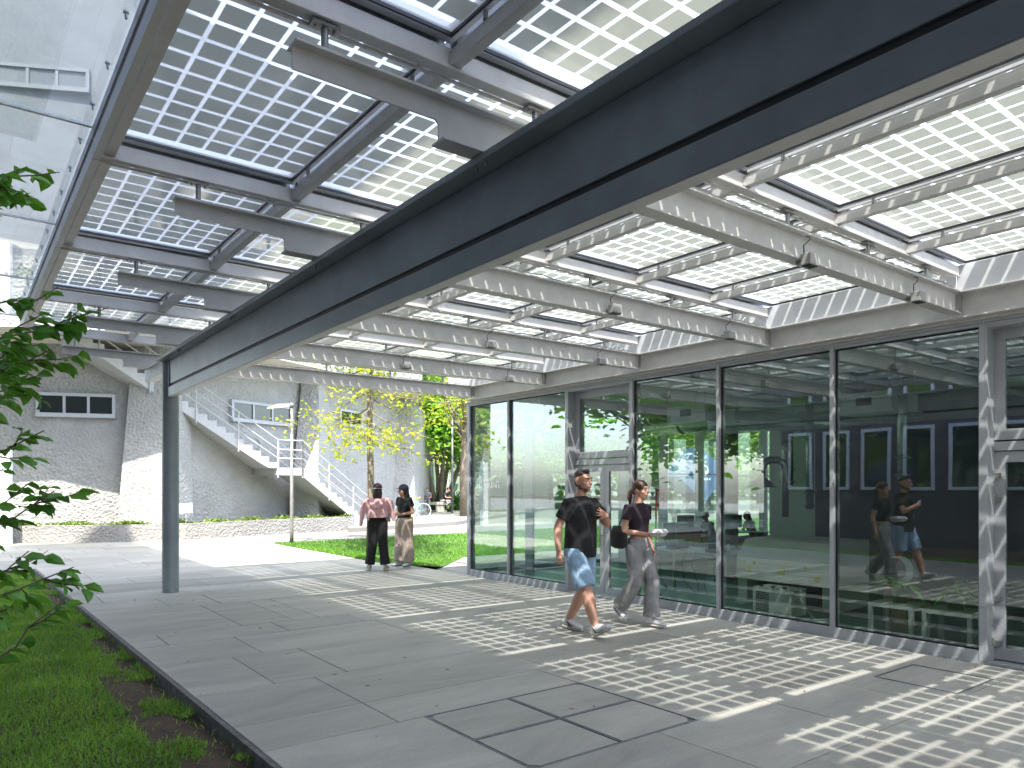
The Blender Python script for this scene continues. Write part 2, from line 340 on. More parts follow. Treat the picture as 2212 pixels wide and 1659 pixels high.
def door(a,b,two=True):   # a>b, set back in a deep frame
    xr=XW+.13
    g=MB(); g.box(XW-.06,xr+.08,a-.03-MW/2,a-MW/2,-.345,3.40); g.box(XW-.06,xr+.08,b+MW/2,b+MW/2+.03,-.345,3.40)
    g.box(XW-.05,xr+.08,b+MW/2+.03,a-MW/2-.03,3.36,3.40)
    P_(g,'door_surround',M['facade'],bevel=.003)
    a2,b2=a-.06-MW/2+.03,b+.06+MW/2-.03
    g=MB() # transom light
    g.box(xr,xr+.06,b2,a2,3.24,3.36); g.box(xr,xr+.06,b2,a2,2.12,2.24); g.box(xr,xr+.06,a2-.11,a2,2.24,3.24); g.box(xr,xr+.06,b2,b2+.11,2.24,3.24)
    g.box(xr-.02,xr+.06,b2,a2,2.0,2.10)
    t=P_(g,'transom_frame',M['facade'],bevel=.003)
    P_(MB().box(xr+.02,xr+.03,b2+.11,a2-.11,2.24,3.24),'window_pane',M['glass'])
    mid=(a2+b2)/2
    for (y0,y1,hy) in ((mid+.002,a2,a2),(b2,mid-.002,b2)):
        g=MB(); s=.11
        g.box(xr,xr+.055,y0,y1,-.33,-.20); g.box(xr,xr+.055,y0,y1,1.87,1.99); g.box(xr,xr+.055,y0,y0+s,-.20,1.87); g.box(xr,xr+.055,y1-s,y1,-.20,1.87)
        d=P_(g,'door',M['facade'],bevel=.003)
        def sub(mb,n,m,**k): mb.xf(Matrix.Translation((-XW,-13.55,-LOW))); return mb.build(n,m,d,**k)
        sub(MB().box(xr+.02,xr+.03,y0+s,y1-s,-.20,1.87),'pane',M['glass'])
        g=MB(); sg=1 if hy==a2 else -1
        for z in (1.72,1.45,.35,-.15):
            g=MB(); g.tube([(xr-.025,hy,z-.06),(xr-.025,hy,z+.06)],.014,10); g.box(xr-.02,xr-.002,hy-sg*.075 if sg>0 else hy,hy if sg>0 else hy+.075,z-.03,z+.03); g.box(xr-.02,xr-.002,hy if sg>0 else hy-.03,hy+.03 if sg>0 else hy,z-.05,z+.05); sub(g,'hinge',M['galv'])
        g=MB(); ym=mid+.055*(1 if hy==a2 else -1)
        g.tube([(xr-.0,ym,.72),(xr-.06,ym,.72),(xr-.065,ym+.0,.72)],.01,8); g.tube([(xr-.06,ym,.55),(xr-.06,ym,1.25)],.013,10); g.tube([(xr,ym,1.2),(xr-.06,ym,1.2)],.01,8)
        sub(g,'handle',M['galv'])
door(10.27,8.61); door(3.31,1.4)
# end wall towards the lawn, with vertical fins
YE=13.52
XE=[XW+1.55*k for k in range(1,8)]+[21.2]
g=MB(); g.box(XW+.1,21.3,YE-.04,YE+.04,-.345,-.24); g.box(XW+.1,21.3,YE-.04,YE+.04,3.36,3.484); P_(g,'end_rail',M['facade'])
P_(MB().box(XW-.06,XW-.02,YE+.03,YE+.07,-.345,3.42),'corner_trim',M['facade'])
P_(MB().box(XW+.03,21.3,YE-.006,YE+.006,-.24,3.36),'window_pane',M['glass'])
for x in XE: P_(MB().box(x-.03,x+.03,YE-.30,YE-.02,-.38,3.36),'glass_fin',M['fin'] if 'fin' in M else M['facade'])
# fins and glazing of the far long side
XB=21.3
P_(MB().box(XB-.006,XB+.006,5.6,YE-.1,-.24,3.36),'window_pane',M['glass'])
for y in [12.6-.9*k for k in range(8)]: P_(MB().box(XB-.22,XB-.01,y-.03,y+.03,-.38,3.36),'glass_fin',M['facade'])
P_(MB().box(XB-.05,XB+.05,5.6,YE,1.93,1.97),'transom_bar',M['facade'])
P_(MB().box(XW+.1,XB,YE-.03,YE+.03,1.93,1.97),'transom_bar',M['facade'])
P_(MB().box(XW+.215,XB+.1,-8,YE-.045,LOW-.02,LOW+.02),'floor',M['ifloor']); P_(MB().box(XW-.06,XW+.214,-8,YE+.03,LOW-.02,-.346),'threshold',M['facade'])
g=MB().box(XW+.02,XB+.1,-8,YE+.03,3.486,3.80); P_(g,'roof',M['white'])
g=MB().box(XW+.2,XB-.02,-7.9,YE-.06,3.40,3.47); P_(g,'ceiling',M['ceil'])
g=MB().box(XB-.1,XB+.1,-8,5.6,LOW,3.486); P_(g,'back_wall',M['iwall'])
g=MB().box(XW+.2,XB,-8,-7.9,LOW,3.486); P_(g,'back_wall',M['iwall'])
for (x,y) in ((13.2,9.6),(13.2,3.2),(17.4,9.6),(17.4,3.2)):
    P_(MB().tube([(x,y,LOW),(x,y,3.40)],.15,24),'interior_column',M['beam'],smooth=True)
for y in (11.4,7.3,3.2): P_(MB().box(XW+.2,XB,y-.08,y+.08,3.14,3.40),'ceiling_beam',M['ceil'])
# ---------------------------------------------------------------- ground
def sheet(name,poly,m,z=None,kind='structure'):
    g=MB(); g.add([(p[0],p[1],p[2] if len(p)>2 else z) for p in poly],[tuple(range(len(poly)))]); return tag(g.build(name,m),kind=kind)
sheet('ground',[(-150,-150),(150,-150),(150,150),(-150,150)],M['earth'],-.42)
PE=7.36
sheet('pavement_bed',[(-9,-9),(PE-.004,-9),(PE-.004,24.9),(-9,27)],M['joint'],-.012) if False else None
def edgex(y): return 1.52-.018*max(-9,y-2)
g=MB(); g.prism([(edgex(-9)-.001,-9,-.405),(PE-.004,-9,-.405),(PE-.004,26.5,-.405),(edgex(26.5)-.001,26.5,-.405)],(0,0,.3925)); g.box(-12,1.0,17,27,-.405,-.0125); tag(g.build('pavement_bed',M['joint']),kind='structure')
rows=[-9,-7.9,-6.8,-5.9,-4.8,-3.9,-3.1,-2.0,-.9,.1,1.0,2.35,3.22,4.42,4.97,5.89,7.05,7.96,8.56,10.36,11.41,12.39,13.48,14.3,15.5,16.2,17.0,18.1,18.9,19.8,20.9,21.7,22.6,23.6,24.6,25.6]
known={4.97:[2.40,4.2,6.1],5.89:[2.07,2.70,5.2],7.05:[2.36,4.0],7.96:[1.72,2.96,3.9,4.9],8.56:[2.63,3.24,3.56,5.6],10.36:[2.28,2.90,4.6],11.41:[1.64,3.1,5.0],3.22:[],4.42:[2.4,4.05,5.6]}
def edgex(y): return 1.52-.018*max(-9,y-2)
g=MB(); cols=[]; rs=random.Random(3)
def slab(x0,x1,y0,y1,x0b=None):
    j=.0045; b=.003; c=rs.gauss(1,.06)*(.84 if rs.random()<.16 else 1)
    t=rs.uniform(-.0012,.0012)
    a0=x0; a1=x0 if x0b is None else x0b
    top=[(a0+j+b,y0+j+b),(x1-j-b,y0+j+b),(x1-j-b,y1-j-b),(a1+j+b,y1-j-b)]; mid=[(a0+j,y0+j),(x1-j,y0+j),(x1-j,y1-j),(a1+j,y1-j)]
    n=len(g.f)
    g.add([(x,y,t) for x,y in top]+[(x,y,t-b) for x,y in mid]+[(x,y,-.012) for x,y in mid],[(0,1,2,3)]+[(i,i+4,(i+1)%4+4,(i+1)%4) for i in range(4)]+[(i+4,i+8,(i+1)%4+8,(i+1)%4+4) for i in range(4)])
    cols.extend([c]*(len(g.f)-n))
MH=(2.6,4.05,3.22,4.42)
for y0,y1 in zip(rows[:-1],rows[1:]):
    xs=[edgex(y0)] if y0<17 else [-9]
    kn=known.get(y0)
    if y0==3.22: kn=[2.6,4.05,5.3,6.15]
    if kn is None or kn==[]:
        x=xs[0]+rs.uniform(.4,1.4)
        while x<PE-.4: xs.append(x); x+=rs.choice([.6,.9,1.2,1.5,1.9,2.3])*rs.uniform(.9,1.1)
    else: xs+=kn
    if kn and y0 not in (3.22,):
        x=xs[-1]+rs.uniform(1,1.9)
        while x<PE-.5: xs.append(x); x+=rs.uniform(.9,2)
    xs.append(PE)
    for i,(a,b) in enumerate(zip(xs[:-1],xs[1:])):
        if y0==3.22 and a==2.6: continue
        slab(a,b,y0,y1,edgex(y1) if (i==0 and y0<17) else None)
o=g.build('pavement',M['slab']); tag(o,kind='structure')
at=o.data.attributes.new('tone','FLOAT','FACE'); at.data.foreach_set('value',cols)
# lawn edge strip of stone
g=MB()
for y0,y1 in zip(rows[:-1],rows[1:]):
    if y0<17: g.prism([(edgex(y0)-.035,y0,-.2),(edgex(y1)-.035,y1,-.2),(edgex(y1)-.001,y1,-.2),(edgex(y0)-.001,y0,-.2)],(0,0,.196))
tag(g.build('kerb',M['kerb']),kind='structure')
# service covers set flush in the slabs
def cover(x0,x1,y0,y1,nx,ny,label):
    e=empty('service_cover',((x0+x1)/2,(y0+y1)/2,0),0,label,'service cover'); cx_,cy_=(x0+x1)/2,(y0+y1)/2
    g=MB(); w_=.012
    g.box(x0-cx_,x1-cx_,y0-cy_,y1-cy_,-.0118,-.006)
    for i in range(nx+1):
        x=x0+(x1-x0)*i/nx-cx_; g.box(x-w_/2,x+w_/2,y0-cy_,y1-cy_,-.006,.0015)
    for i in range(ny+1):
        y=y0+(y1-y0)*i/ny-cy_; g.box(x0-cx_+.001,x1-cx_-.001,y-w_/2,y+w_/2,-.0055,.0011)
    g.build('frame',M['galvd'],e)
    for i in range(nx):
        for k in range(ny):
            a,b=x0+(x1-x0)*i/nx-cx_+.02,x0+(x1-x0)*(i+1)/nx-cx_-.02; c,d=y0+(y1-y0)*k/ny-cy_+.02,y0+(y1-y0)*(k+1)/ny-cy_-.02
            q=.055; g=MB(); pts=[(a,c+(q if (i,k)==(0,0) else 0)),(a+(q if (i,k)==(0,0) else 0),c),(b-(q if i==nx-1 and k==0 else 0),c),(b,c+(q if i==nx-1 and k==0 else 0)),(b,d-(q if (i,k)==(nx-1,ny-1) else 0)),(b-(q if (i,k)==(nx-1,ny-1) else 0),d),(a+(q if i==0 and k==ny-1 else 0),d),(a,d-(q if i==0 and k==ny-1 else 0))]
            pp=[]; 
            for p in pts:
                if not pp or (abs(p[0]-pp[-1][0])+abs(p[1]-pp[-1][1]))>1e-6: pp.append(p)
            if abs(pp[0][0]-pp[-1][0])+abs(pp[0][1]-pp[-1][1])<1e-6: pp.pop()
            g.prism([(p[0],p[1],-.0055) for p in pp],(0,0,.006)); ob=g.build('infill_slab',M['slab'],e)
            at=ob.data.attributes.new('tone','FLOAT','FACE'); at.data.foreach_set('value',[rs.uniform(.92,1.0)]*len(ob.data.polygons))
cover(2.6,4.05,3.22,4.42,2,2,'large four part service cover with stone infill in the foreground paving')
# thin second cover laid over the slabs near the door
g=MB(); x0,x1,y0,y1=6.15,6.85,2.4,3.05
for a,b,c,d in ((x0,x1,y0,y0+.014),(x0,x1,y1-.014,y1),(x0,x0+.014,y0+.014,y1-.014),(x1-.014,x1,y0+.014,y1-.014)): g.box(a,b,c,d,.001,.005)
tag(g.build('cover_frame',M['galvd']),'thin metal outline of a small square cover near the glass door','cover frame')
# steps down to the lower court
g=MB(); st=.35
for i in range(2):
    g.box(PE+st*i,PE+st*(i+1),-12,14.0,LOW-.02,-.13*(i+1))
tag(g.build('steps',M['step']),kind='structure')
sheet('lower_court',[(PE+.7,-12,LOW),(40,-12,LOW),(40,17.25,LOW),(PE+.7,17.25,LOW)],M['court'])
g=MB()
for k in range(150):
    y=-4+k*.12; g.box(XW-.26,XW-.07,y,y+.045,LOW+.003,LOW+.02)
tag(g.build('drain_grate',M['galvd']),'long slotted metal drain grate along the foot of the glass wall','drain grate')

rl=random.Random(31); g=MB()
for i in range(70):
    x=rl.uniform(1.5,7.2); y=rl.uniform(1.6,13); a=rl.uniform(0,6.28); L_=rl.uniform(.012,.028)
    c_,s_=math.cos(a)*L_,math.sin(a)*L_; h=rl.uniform(.003,.008)
    g.add([(x-c_,y-s_,.003),(x+s_*.45,y-c_*.45,.003+h),(x+c_,y+s_,.004),(x-s_*.45,y+c_*.45,.003+h*.5)],[(0,1,2),(0,2,3)])
tag(g.build('fallen_leaves',mat('dry_leaf',(.22,.09,.02),.8,var=.3,scale=30)),kind='stuff')
import numpy as np
F_=(math.sin(R(YAW)),math.cos(R(YAW))); R_=(F_[1],-F_[0])
def A(px,d,z=None):
    l=(px-1106)/1580*d; x,y=F_[0]*d+R_[0]*l,F_[1]*d+R_[1]*l
    return (x,y) if z is None else (x,y,z)
def ZZ(py,d): return 1.6+(1051-py)/1580*d
def V(px,py,d): return Vector(A(px,d,ZZ(py,d)))
# ---------------------------------------------------------------- neighbouring building on the left (casts the shade, seen mirrored in the glass)
M['brick']=None
def brickmat():
    m=bpy.data.materials.new('dark_brick'); m.use_nodes=True; nt=m.node_tree; p=nt.nodes['Principled BSDF']; L=nt.links.new
    tc=node(nt,'TexCoord'); mp=node(nt,'Mapping'); mp.inputs['Rotation'].default_value=(R(90),0,R(90)); L(tc.outputs['Object'],mp.inputs[0])
    b=node(nt,'TexBrick'); b.inputs['Scale'].default_value=4; b.inputs['Color1'].default_value=(.085,.06,.07,1); b.inputs['Color2'].default_value=(.11,.075,.085,1); b.inputs['Mortar'].default_value=(.08,.07,.08,1)
    L(mp.outputs[0],b.inputs[0]); L(b.outputs[0],p.inputs['Base Color']); p.inputs['Roughness'].default_value=.85; return m
M['brick']=brickmat()
M['wframe']=mat('pale_window_frame',(.45,.47,.52),.5,var=.03)
M['palepane']=mat('pale_pane',(.15,.16,.18),.3,var=.02); M['paleframe']=mat('pale_frame',(.21,.22,.245),.5,var=.02)
M['wglass']=mat('reflective_window_glass',(.02,.03,.03),.03,var=0,spec=1.0)
nb=empty('brick_building',(-3.1,0,0),0,'dark brick office block with pale framed windows behind the lawn','building')
MB().box(-14,0,-45,14.3,-.3,20.9).build('wall',M['brick'],nb)
for y in [12.95-1.2*k for k in range(22)]:
    for z0,z1 in ((1.5,3.3),(4.0,4.75)):
        g=MB(); f=.09
        g.box(.002,.05,y-.42,y+.42,z1-f,z1); g.box(.002,.05,y-.42,y+.42,z0,z0+f); g.box(.002,.05,y-.42,y-.42+f,z0+f,z1-f); g.box(.002,.05,y+.42-f,y+.42,z0+f,z1-f)
        w_=g.build('window',M['wframe'],nb); MB().box(.002,.02,y-.33,y+.33,z0+f,z1-f).build('pane',M['wglass'],w_)
# ---------------------------------------------------------------- rough concrete hall in the background
def roughmat(name,c,bump,sc,dist):
    m=mat(name,c,.9,var=.06,scale=1.2); nt=m.node_tree; p=nt.nodes['Principled BSDF']; tc=node(nt,'TexCoord')
    n=node(nt,'TexNoise'); n.inputs['Scale'].default_value=sc; n.inputs['Detail'].default_value=6; n.inputs['Roughness'].default_value=.6; nt.links.new(tc.outputs['Object'],n.inputs[0])
    v=node(nt,'TexVoronoi'); v.inputs['Scale'].default_value=sc*1.6; nt.links.new(tc.outputs['Object'],v.inputs[0])
    a=node(nt,'Math',operation='ADD'); nt.links.new(n.outputs['Fac'],a.inputs[0]); nt.links.new(v.outputs['Distance'],a.inputs[1])
    b=node(nt,'Bump'); b.inputs['Strength'].default_value=bump; b.inputs['Distance'].default_value=dist; nt.links.new(a.outputs[0],b.inputs['Height']); nt.links.new(b.outputs[0],p.inputs['Normal']); return m
M['rough']=roughmat('rough_cast_concrete',(.365,.37,.37),.9,7,.04)
M['smooth']=mat('dimmed_smooth_concrete',(.17,.18,.20),.8,var=.10,scale=.7,bump=.2,bscale=8)  # base darkened to put shade into the colour of the sunlit upper wall
M['cream']=mat('cream_soffit',(.62,.59,.52),.8,var=.04,scale=1)
M['stairw']=mat('white_stair_paint',(.43,.44,.46),.6,var=.05,scale=3)
hall=empty('concrete_hall',A(290,22.5,0),0,'rough grey concrete hall with tapered piers and an overhanging upper storey','building')
hx,hy=A(290,22.5)
def H(mb,name,m,parent=hall,**k):
    if parent is hall: mb.xf(Matrix.Translation((-hx,-hy,0)))
    return mb.build(name,m,parent,**k)
WL=[(-260,21.2),(120,21.9),(290,22.6),(400,23.4),(560,25.9),(680,28.4),(790,32),(900,37.5)]
ZS=5.9
g=MB()
for (a,b) in zip(WL[:-1],WL[1:]):
    p0,p1=A(*a),A(*b)
    n=10
    for i in range(n):
        q0=[p0[k]+(p1[k]-p0[k])*i/n for k in (0,1)]; q1=[p0[k]+(p1[k]-p0[k])*(i+1)/n for k in (0,1)]
        g.add([(*q0,0),(*q1,0),(*q1,ZS),(*q0,ZS)],[(0,1,2,3)])
p0,p1=A(900,37.5),A(930,46); g.add([(*p0,0),(*p1,0),(*p1,ZS),(*p0,ZS)],[(0,1,2,3)])
H(g,'wall',M['rough'])
def pier(px0,px1,d,top0=None,top1=None,out=.75,ot=.25):
    b0,b1=A(px0,d),A(px1,d); dr_=Vector((b1[0]-b0[0],b1[1]-b0[1],0)); nrm=Vector((dr_.y,-dr_.x,0)).normalized()
    t0,t1=A(top0 or px0+15,d),A(top1 or px1-15,d)
    g=MB(); bk=.6
    vs=[Vector((*b0,0))-nrm*bk,Vector((*b1,0))-nrm*bk,Vector((*b1,0))+nrm*out,Vector((*b0,0))+nrm*out,
        Vector((*t0,ZS))-nrm*bk,Vector((*t1,ZS))-nrm*bk,Vector((*t1,ZS))+nrm*ot,Vector((*t0,ZS))+nrm*ot]
    # keep its outward face in front of the wall whatever the winding
    g.add(vs,[(0,3,2,1),(4,5,6,7),(0,1,5,4),(1,2,6,5),(2,3,7,6),(3,0,4,7)])
    return H(g,'pier',M['rough'])
pier(286,402,22.75,top0=303,top1=388,out=.95,ot=.45); pier(650,708,28.3,top0=664,top1=700,out=1.5,ot=.7); pier(852,907,36.2,top0=868,top1=892,out=1.6,ot=.8)
OL=[(-300,18.9),(290,20.15),(500,22.7),(700,26.7),(912,34.0)]
g=MB()
g.add([(*A(*p),ZS-.02) for p in OL]+[(*A(px,d+3.6),ZS-.02) for px,d in OL],[(i,i+1,len(OL)+i+1,len(OL)+i) for i in range(len(OL)-1)])
H(g,'soffit',M['cream'])
g=MB()
for a,b in zip(OL[:-1],OL[1:]):
    p0,p1=A(*a),A(*b); g.add([(*p0,ZS),(*p1,ZS),(*p1,ZS+1.9),(*p0,ZS+1.9)],[(0,1,2,3)])
H(g,'upper_band',M['rough'])
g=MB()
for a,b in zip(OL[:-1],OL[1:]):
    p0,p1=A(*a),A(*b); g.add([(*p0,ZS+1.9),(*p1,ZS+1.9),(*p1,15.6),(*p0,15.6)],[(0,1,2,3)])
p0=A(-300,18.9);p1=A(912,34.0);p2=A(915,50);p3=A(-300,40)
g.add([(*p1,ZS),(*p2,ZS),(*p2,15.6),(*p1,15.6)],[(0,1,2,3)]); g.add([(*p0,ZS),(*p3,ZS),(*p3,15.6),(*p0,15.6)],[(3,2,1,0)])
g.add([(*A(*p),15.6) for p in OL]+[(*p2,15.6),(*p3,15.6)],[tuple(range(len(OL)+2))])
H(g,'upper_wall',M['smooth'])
def hwin(px0,px1,d0,d1,z0,z1,n,parent=hall,out=.06):
    a,b=Vector((*A(px0,d0),0)),Vector((*A(px1,d1),0)); t=(b-a).normalized(); nr=Vector((t.y,-t.x,0)); ln=(b-a).length
    def bx(g,s0,s1,za,zb,o0,o1):
        q=[a+t*s0+nr*o0,a+t*s1+nr*o0,a+t*s1+nr*o1,a+t*s0+nr*o1]
        g.add([(v.x,v.y,za) for v in q]+[(v.x,v.y,zb) for v in q],[(0,3,2,1),(4,5,6,7),(0,1,5,4),(1,2,6,5),(2,3,7,6),(3,0,4,7)])
    g=MB(); f=.09; bx(g,-f,ln+f,z0-f-.03,z0,-.05,out+.05); bx(g,-f,ln+f,z1,z1+f,-.05,out); bx(g,-f,0,z0,z1,-.05,out); bx(g,ln,ln+f,z0,z1,-.05,out)
    for i in range(1,n): bx(g,ln*i/n-.035,ln*i/n+.035,z0,z1,-.04,out-.01)
    w_=H(g,'window',M['wframe'])
    for i in range(n):
        g=MB(); bx(g,ln*i/n+.035*(i>0),ln*(i+1)/n-.035*(i<n-1),z0,z1,-.03,out-.05); g.xf(Matrix.Translation((-hx,-hy,0))); g.build('pane',M['wglass'],w_)
hwin(86,243,21.75,22.3,ZZ(893,22),ZZ(856,22),3)
hwin(500,622,24.9,27.15,ZZ(909,26),ZZ(877,26),3,out=.14)
hwin(732,775,30.0,31.4,ZZ(918,31),ZZ(893,31),2,out=.14)
M['wglass'],_k=M['palepane'],M['wglass']; M['wframe'],_f=M['paleframe'],M['wframe']; hwin(-5,186,19.5,19.85,ZZ(186,19.7),ZZ(150,19.7),3,out=.03); M['wglass'],M['wframe']=_k,_f
# planter wall with ivy
PL=[(-300,19.6),(24,20.6),(257,21.0),(402,21.9),(575,24.2),(763,27.1)]
M['roughp']=roughmat('rough_planter_plaster',(.26,.257,.25),.9,9,.03)
plw=empty('planter_wall',A(257,21.0,0),0,'long low rough plastered planter wall at the foot of the concrete hall','planter wall')
gx,gy=A(257,21.0); g=MB()
pts=[Vector((*A(*p),0)) for p in PL]
top=.49
n=len(pts)
back=[Vector((*A(p[0],p[1]+.32),0)) for p in PL]
for i in range(n-1):
    g.add([(pts[i].x,pts[i].y,0),(pts[i+1].x,pts[i+1].y,0),(pts[i+1].x,pts[i+1].y,top),(pts[i].x,pts[i].y,top)],[(0,1,2,3)])
    g.add([(pts[i].x,pts[i].y,top),(pts[i+1].x,pts[i+1].y,top),(back[i+1].x,back[i+1].y,top),(back[i].x,back[i].y,top)],[(0,1,2,3)])
g.add([(*pts[-1][:2],0),(*back[-1][:2],0),(*back[-1][:2],top),(*pts[-1][:2],top)],[(0,1,2,3)])
g.xf(Matrix.Translation((-gx,-gy,0))); g.build('retaining_wall',M['roughp'],plw)
g=MB(); far=[Vector((*A(p[0],p[1]+3.0+(p[0]>500)*1.2),0)) for p in PL]
for i in range(n-1): g.add([(back[i].x,back[i].y,top-.05),(back[i+1].x,back[i+1].y,top-.05),(far[i+1].x,far[i+1].y,top-.05),(far[i].x,far[i].y,top-.05)],[(0,1,2,3)])
g.xf(Matrix.Translation((-gx,-gy,0))); g.build('soil',M['earth'],plw)
g=MB(); g.add([(*back[-1][:2],0),(*far[-1][:2],0),(*far[-1][:2],top),(*back[-1][:2],top)],[(0,1,2,3),(3,2,1,0)]); g.xf(Matrix.Translation((-gx,-gy,0))); g.build('end_wall',M['roughp'],plw)
# ---------------------------------------------------------------- leaves helper
def leaves(P,size,rng,shape='oval',flat=.35,droop=0.0,aspect=.55,sizevar=.3,dirs=None):
    """P: Nx3 centres. returns (verts,faces) of small folded leaf blades"""
    P=np.asarray(P,float); N=len(P)
    d=rng.normal(size=(N,3)); d[:,2]*=flat; d[:,2]-=droop
    if dirs is not None: d=d*.45+dirs
    d/=np.linalg.norm(d,axis=1)[:,None]
    up=rng.normal(size=(N,3))*.55+np.array([0,0,1.0]); s=np.cross(d,up); s/=np.linalg.norm(s,axis=1)[:,None]+1e-9
    nn=np.cross(s,d)
    L=size*(1+sizevar*rng.uniform(-1,1,size=N))[:,None]; W=L*aspect*.5
    if shape=='tri':
        v=np.stack([P-s*W,P+s*W,P+d*L],1); f=np.arange(N*3).reshape(N,3); return v.reshape(-1,3),f.tolist()
    fold=nn*W*.35
    v=np.stack([P,P+d*L*.35+s*W+fold,P+d*L*.72+s*W*.72+fold-nn*L*.04,P+d*L-nn*L*.12,P+d*L*.72-s*W*.72+fold-nn*L*.04,P+d*L*.35-s*W+fold,P+d*L*.5-nn*L*.02],1)
    b=np.arange(N)[:,None]*7
    f=np.concatenate([b+np.array([[0,1,6]]),b+np.array([[1,2,6]]),b+np.array([[2,3,6]]),b+np.array([[3,4,6]]),b+np.array([[4,5,6]]),b+np.array([[5,0,6]])],0)
    return v.reshape(-1,3),f.tolist()
def npmesh(name,v,f,m,parent=None,smooth=False):
    me=bpy.data.meshes.new(name); me.from_pydata([tuple(x) for x in np.asarray(v).tolist()],[],f); me.materials.append(m)
    if smooth: me.polygons.foreach_set('use_smooth',[True]*len(f))
    o=bpy.data.objects.new(name,me); COL.objects.link(o)
    if parent: o.parent=parent
    return o
def leafmat(name,c1,c2,transl=.35,scale=1.0,rough=.45):
    m=bpy.data.materials.new(name); m.use_nodes=True; nt=m.node_tree; p=nt.nodes['Principled BSDF']; L=nt.links.new
    ge=node(nt,'NewGeometry'); rp=node(nt,'ValToRGB'); rp.color_ramp.elements[0].color=(*c1,1); rp.color_ramp.elements[1].color=(*c2,1)
    tc=node(nt,'TexCoord'); n=node(nt,'TexNoise'); n.inputs['Scale'].default_value=scale; n.inputs['Detail'].default_value=2; L(tc.outputs['Object'],n.inputs[0])
    ad=node(nt,'Math',operation='MULTIPLY_ADD'); ad.inputs[1].default_value=.55; L(ge.outputs['Random Per Island'],ad.inputs[0])
    sb=node(nt,'Math',operation='MULTIPLY_ADD'); sb.inputs[1].default_value=1.6; sb.inputs[2].default_value=-.58; L(n.outputs['Fac'],sb.inputs[0]); L(sb.outputs[0],ad.inputs[2])
    L(ad.outputs[0],rp.inputs[0]); L(rp.outputs[0],p.inputs['Base Color']); p.inputs['Roughness'].default_value=rough
    t=node(nt,'BsdfTranslucent'); vm=node(nt,'VectorMath',operation='MULTIPLY'); vm.inputs[1].default_value=(1.5,1.35,.5); L(rp.outputs[0],vm.inputs[0]); L(vm.outputs[0],t.inputs[0])
    mx=node(nt,'MixShader'); mx.inputs[0].default_value=transl; L(p.outputs[0],mx.inputs[1]); L(t.outputs[0],mx.inputs[2]); L(mx.outputs[0],nt.nodes['Material Output'].inputs[0]); return m
M['ivy']=leafmat('ivy_leaf',(.05,.13,.02),(.22,.30,.05),.3,2)
M['grass']=leafmat('grass_blade',(.075,.20,.028),(.28,.50,.08),.45,1.6)
M['grasslit']=leafmat('lawn_grass_blade',(.07,.19,.02),(.16,.34,.05),.35,.8)
M['yleaf']=leafmat('yellow_green_leaf',(.20,.36,.04),(.46,.44,.07),.5,1.2)
M['gleaf']=leafmat('bright_green_leaf',(.14,.40,.06),(.38,.66,.16),.55,.6)
M['g2leaf']=leafmat('pale_green_leaf',(.12,.27,.04),(.34,.50,.10),.5,.35)
M['dleaf']=leafmat('dark_green_leaf',(.045,.16,.025),(.17,.40,.07),.4,3,rough=.35)
M['bark']=mat('grey_bark',(.20,.17,.13),.9,var=.25,scale=14,bump=.8,bscale=30)
M['twig']=mat('brown_twig',(.09,.06,.045),.8,var=.2,scale=20)
rng=np.random.default_rng(5)
# ivy on the planter
ip=[]
for i in range(n-1):
    k=900 if i else 300
    u=rng.uniform(size=k)[:,None]; v_=rng.uniform(0.1,.9,size=k)[:,None]
    a_=np.array(pts[i].lerp(back[i],.5)); b_=np.array(pts[i+1].lerp(back[i+1],.5)); c_=(np.array(far[i])-a_)*.35
    q=a_+(b_-a_)*u+c_*v_**2; q[:,2]=top-.04+rng.uniform(0,.13,size=k)*(.5+.5*np.sin(q[:,0]*5)); ip.append(q)
ip=np.concatenate(ip); v,f=leaves(ip,.085,rng,aspect=.9)
o=npmesh('ivy',v,f,M['ivy'],None); tag(o,kind='stuff')
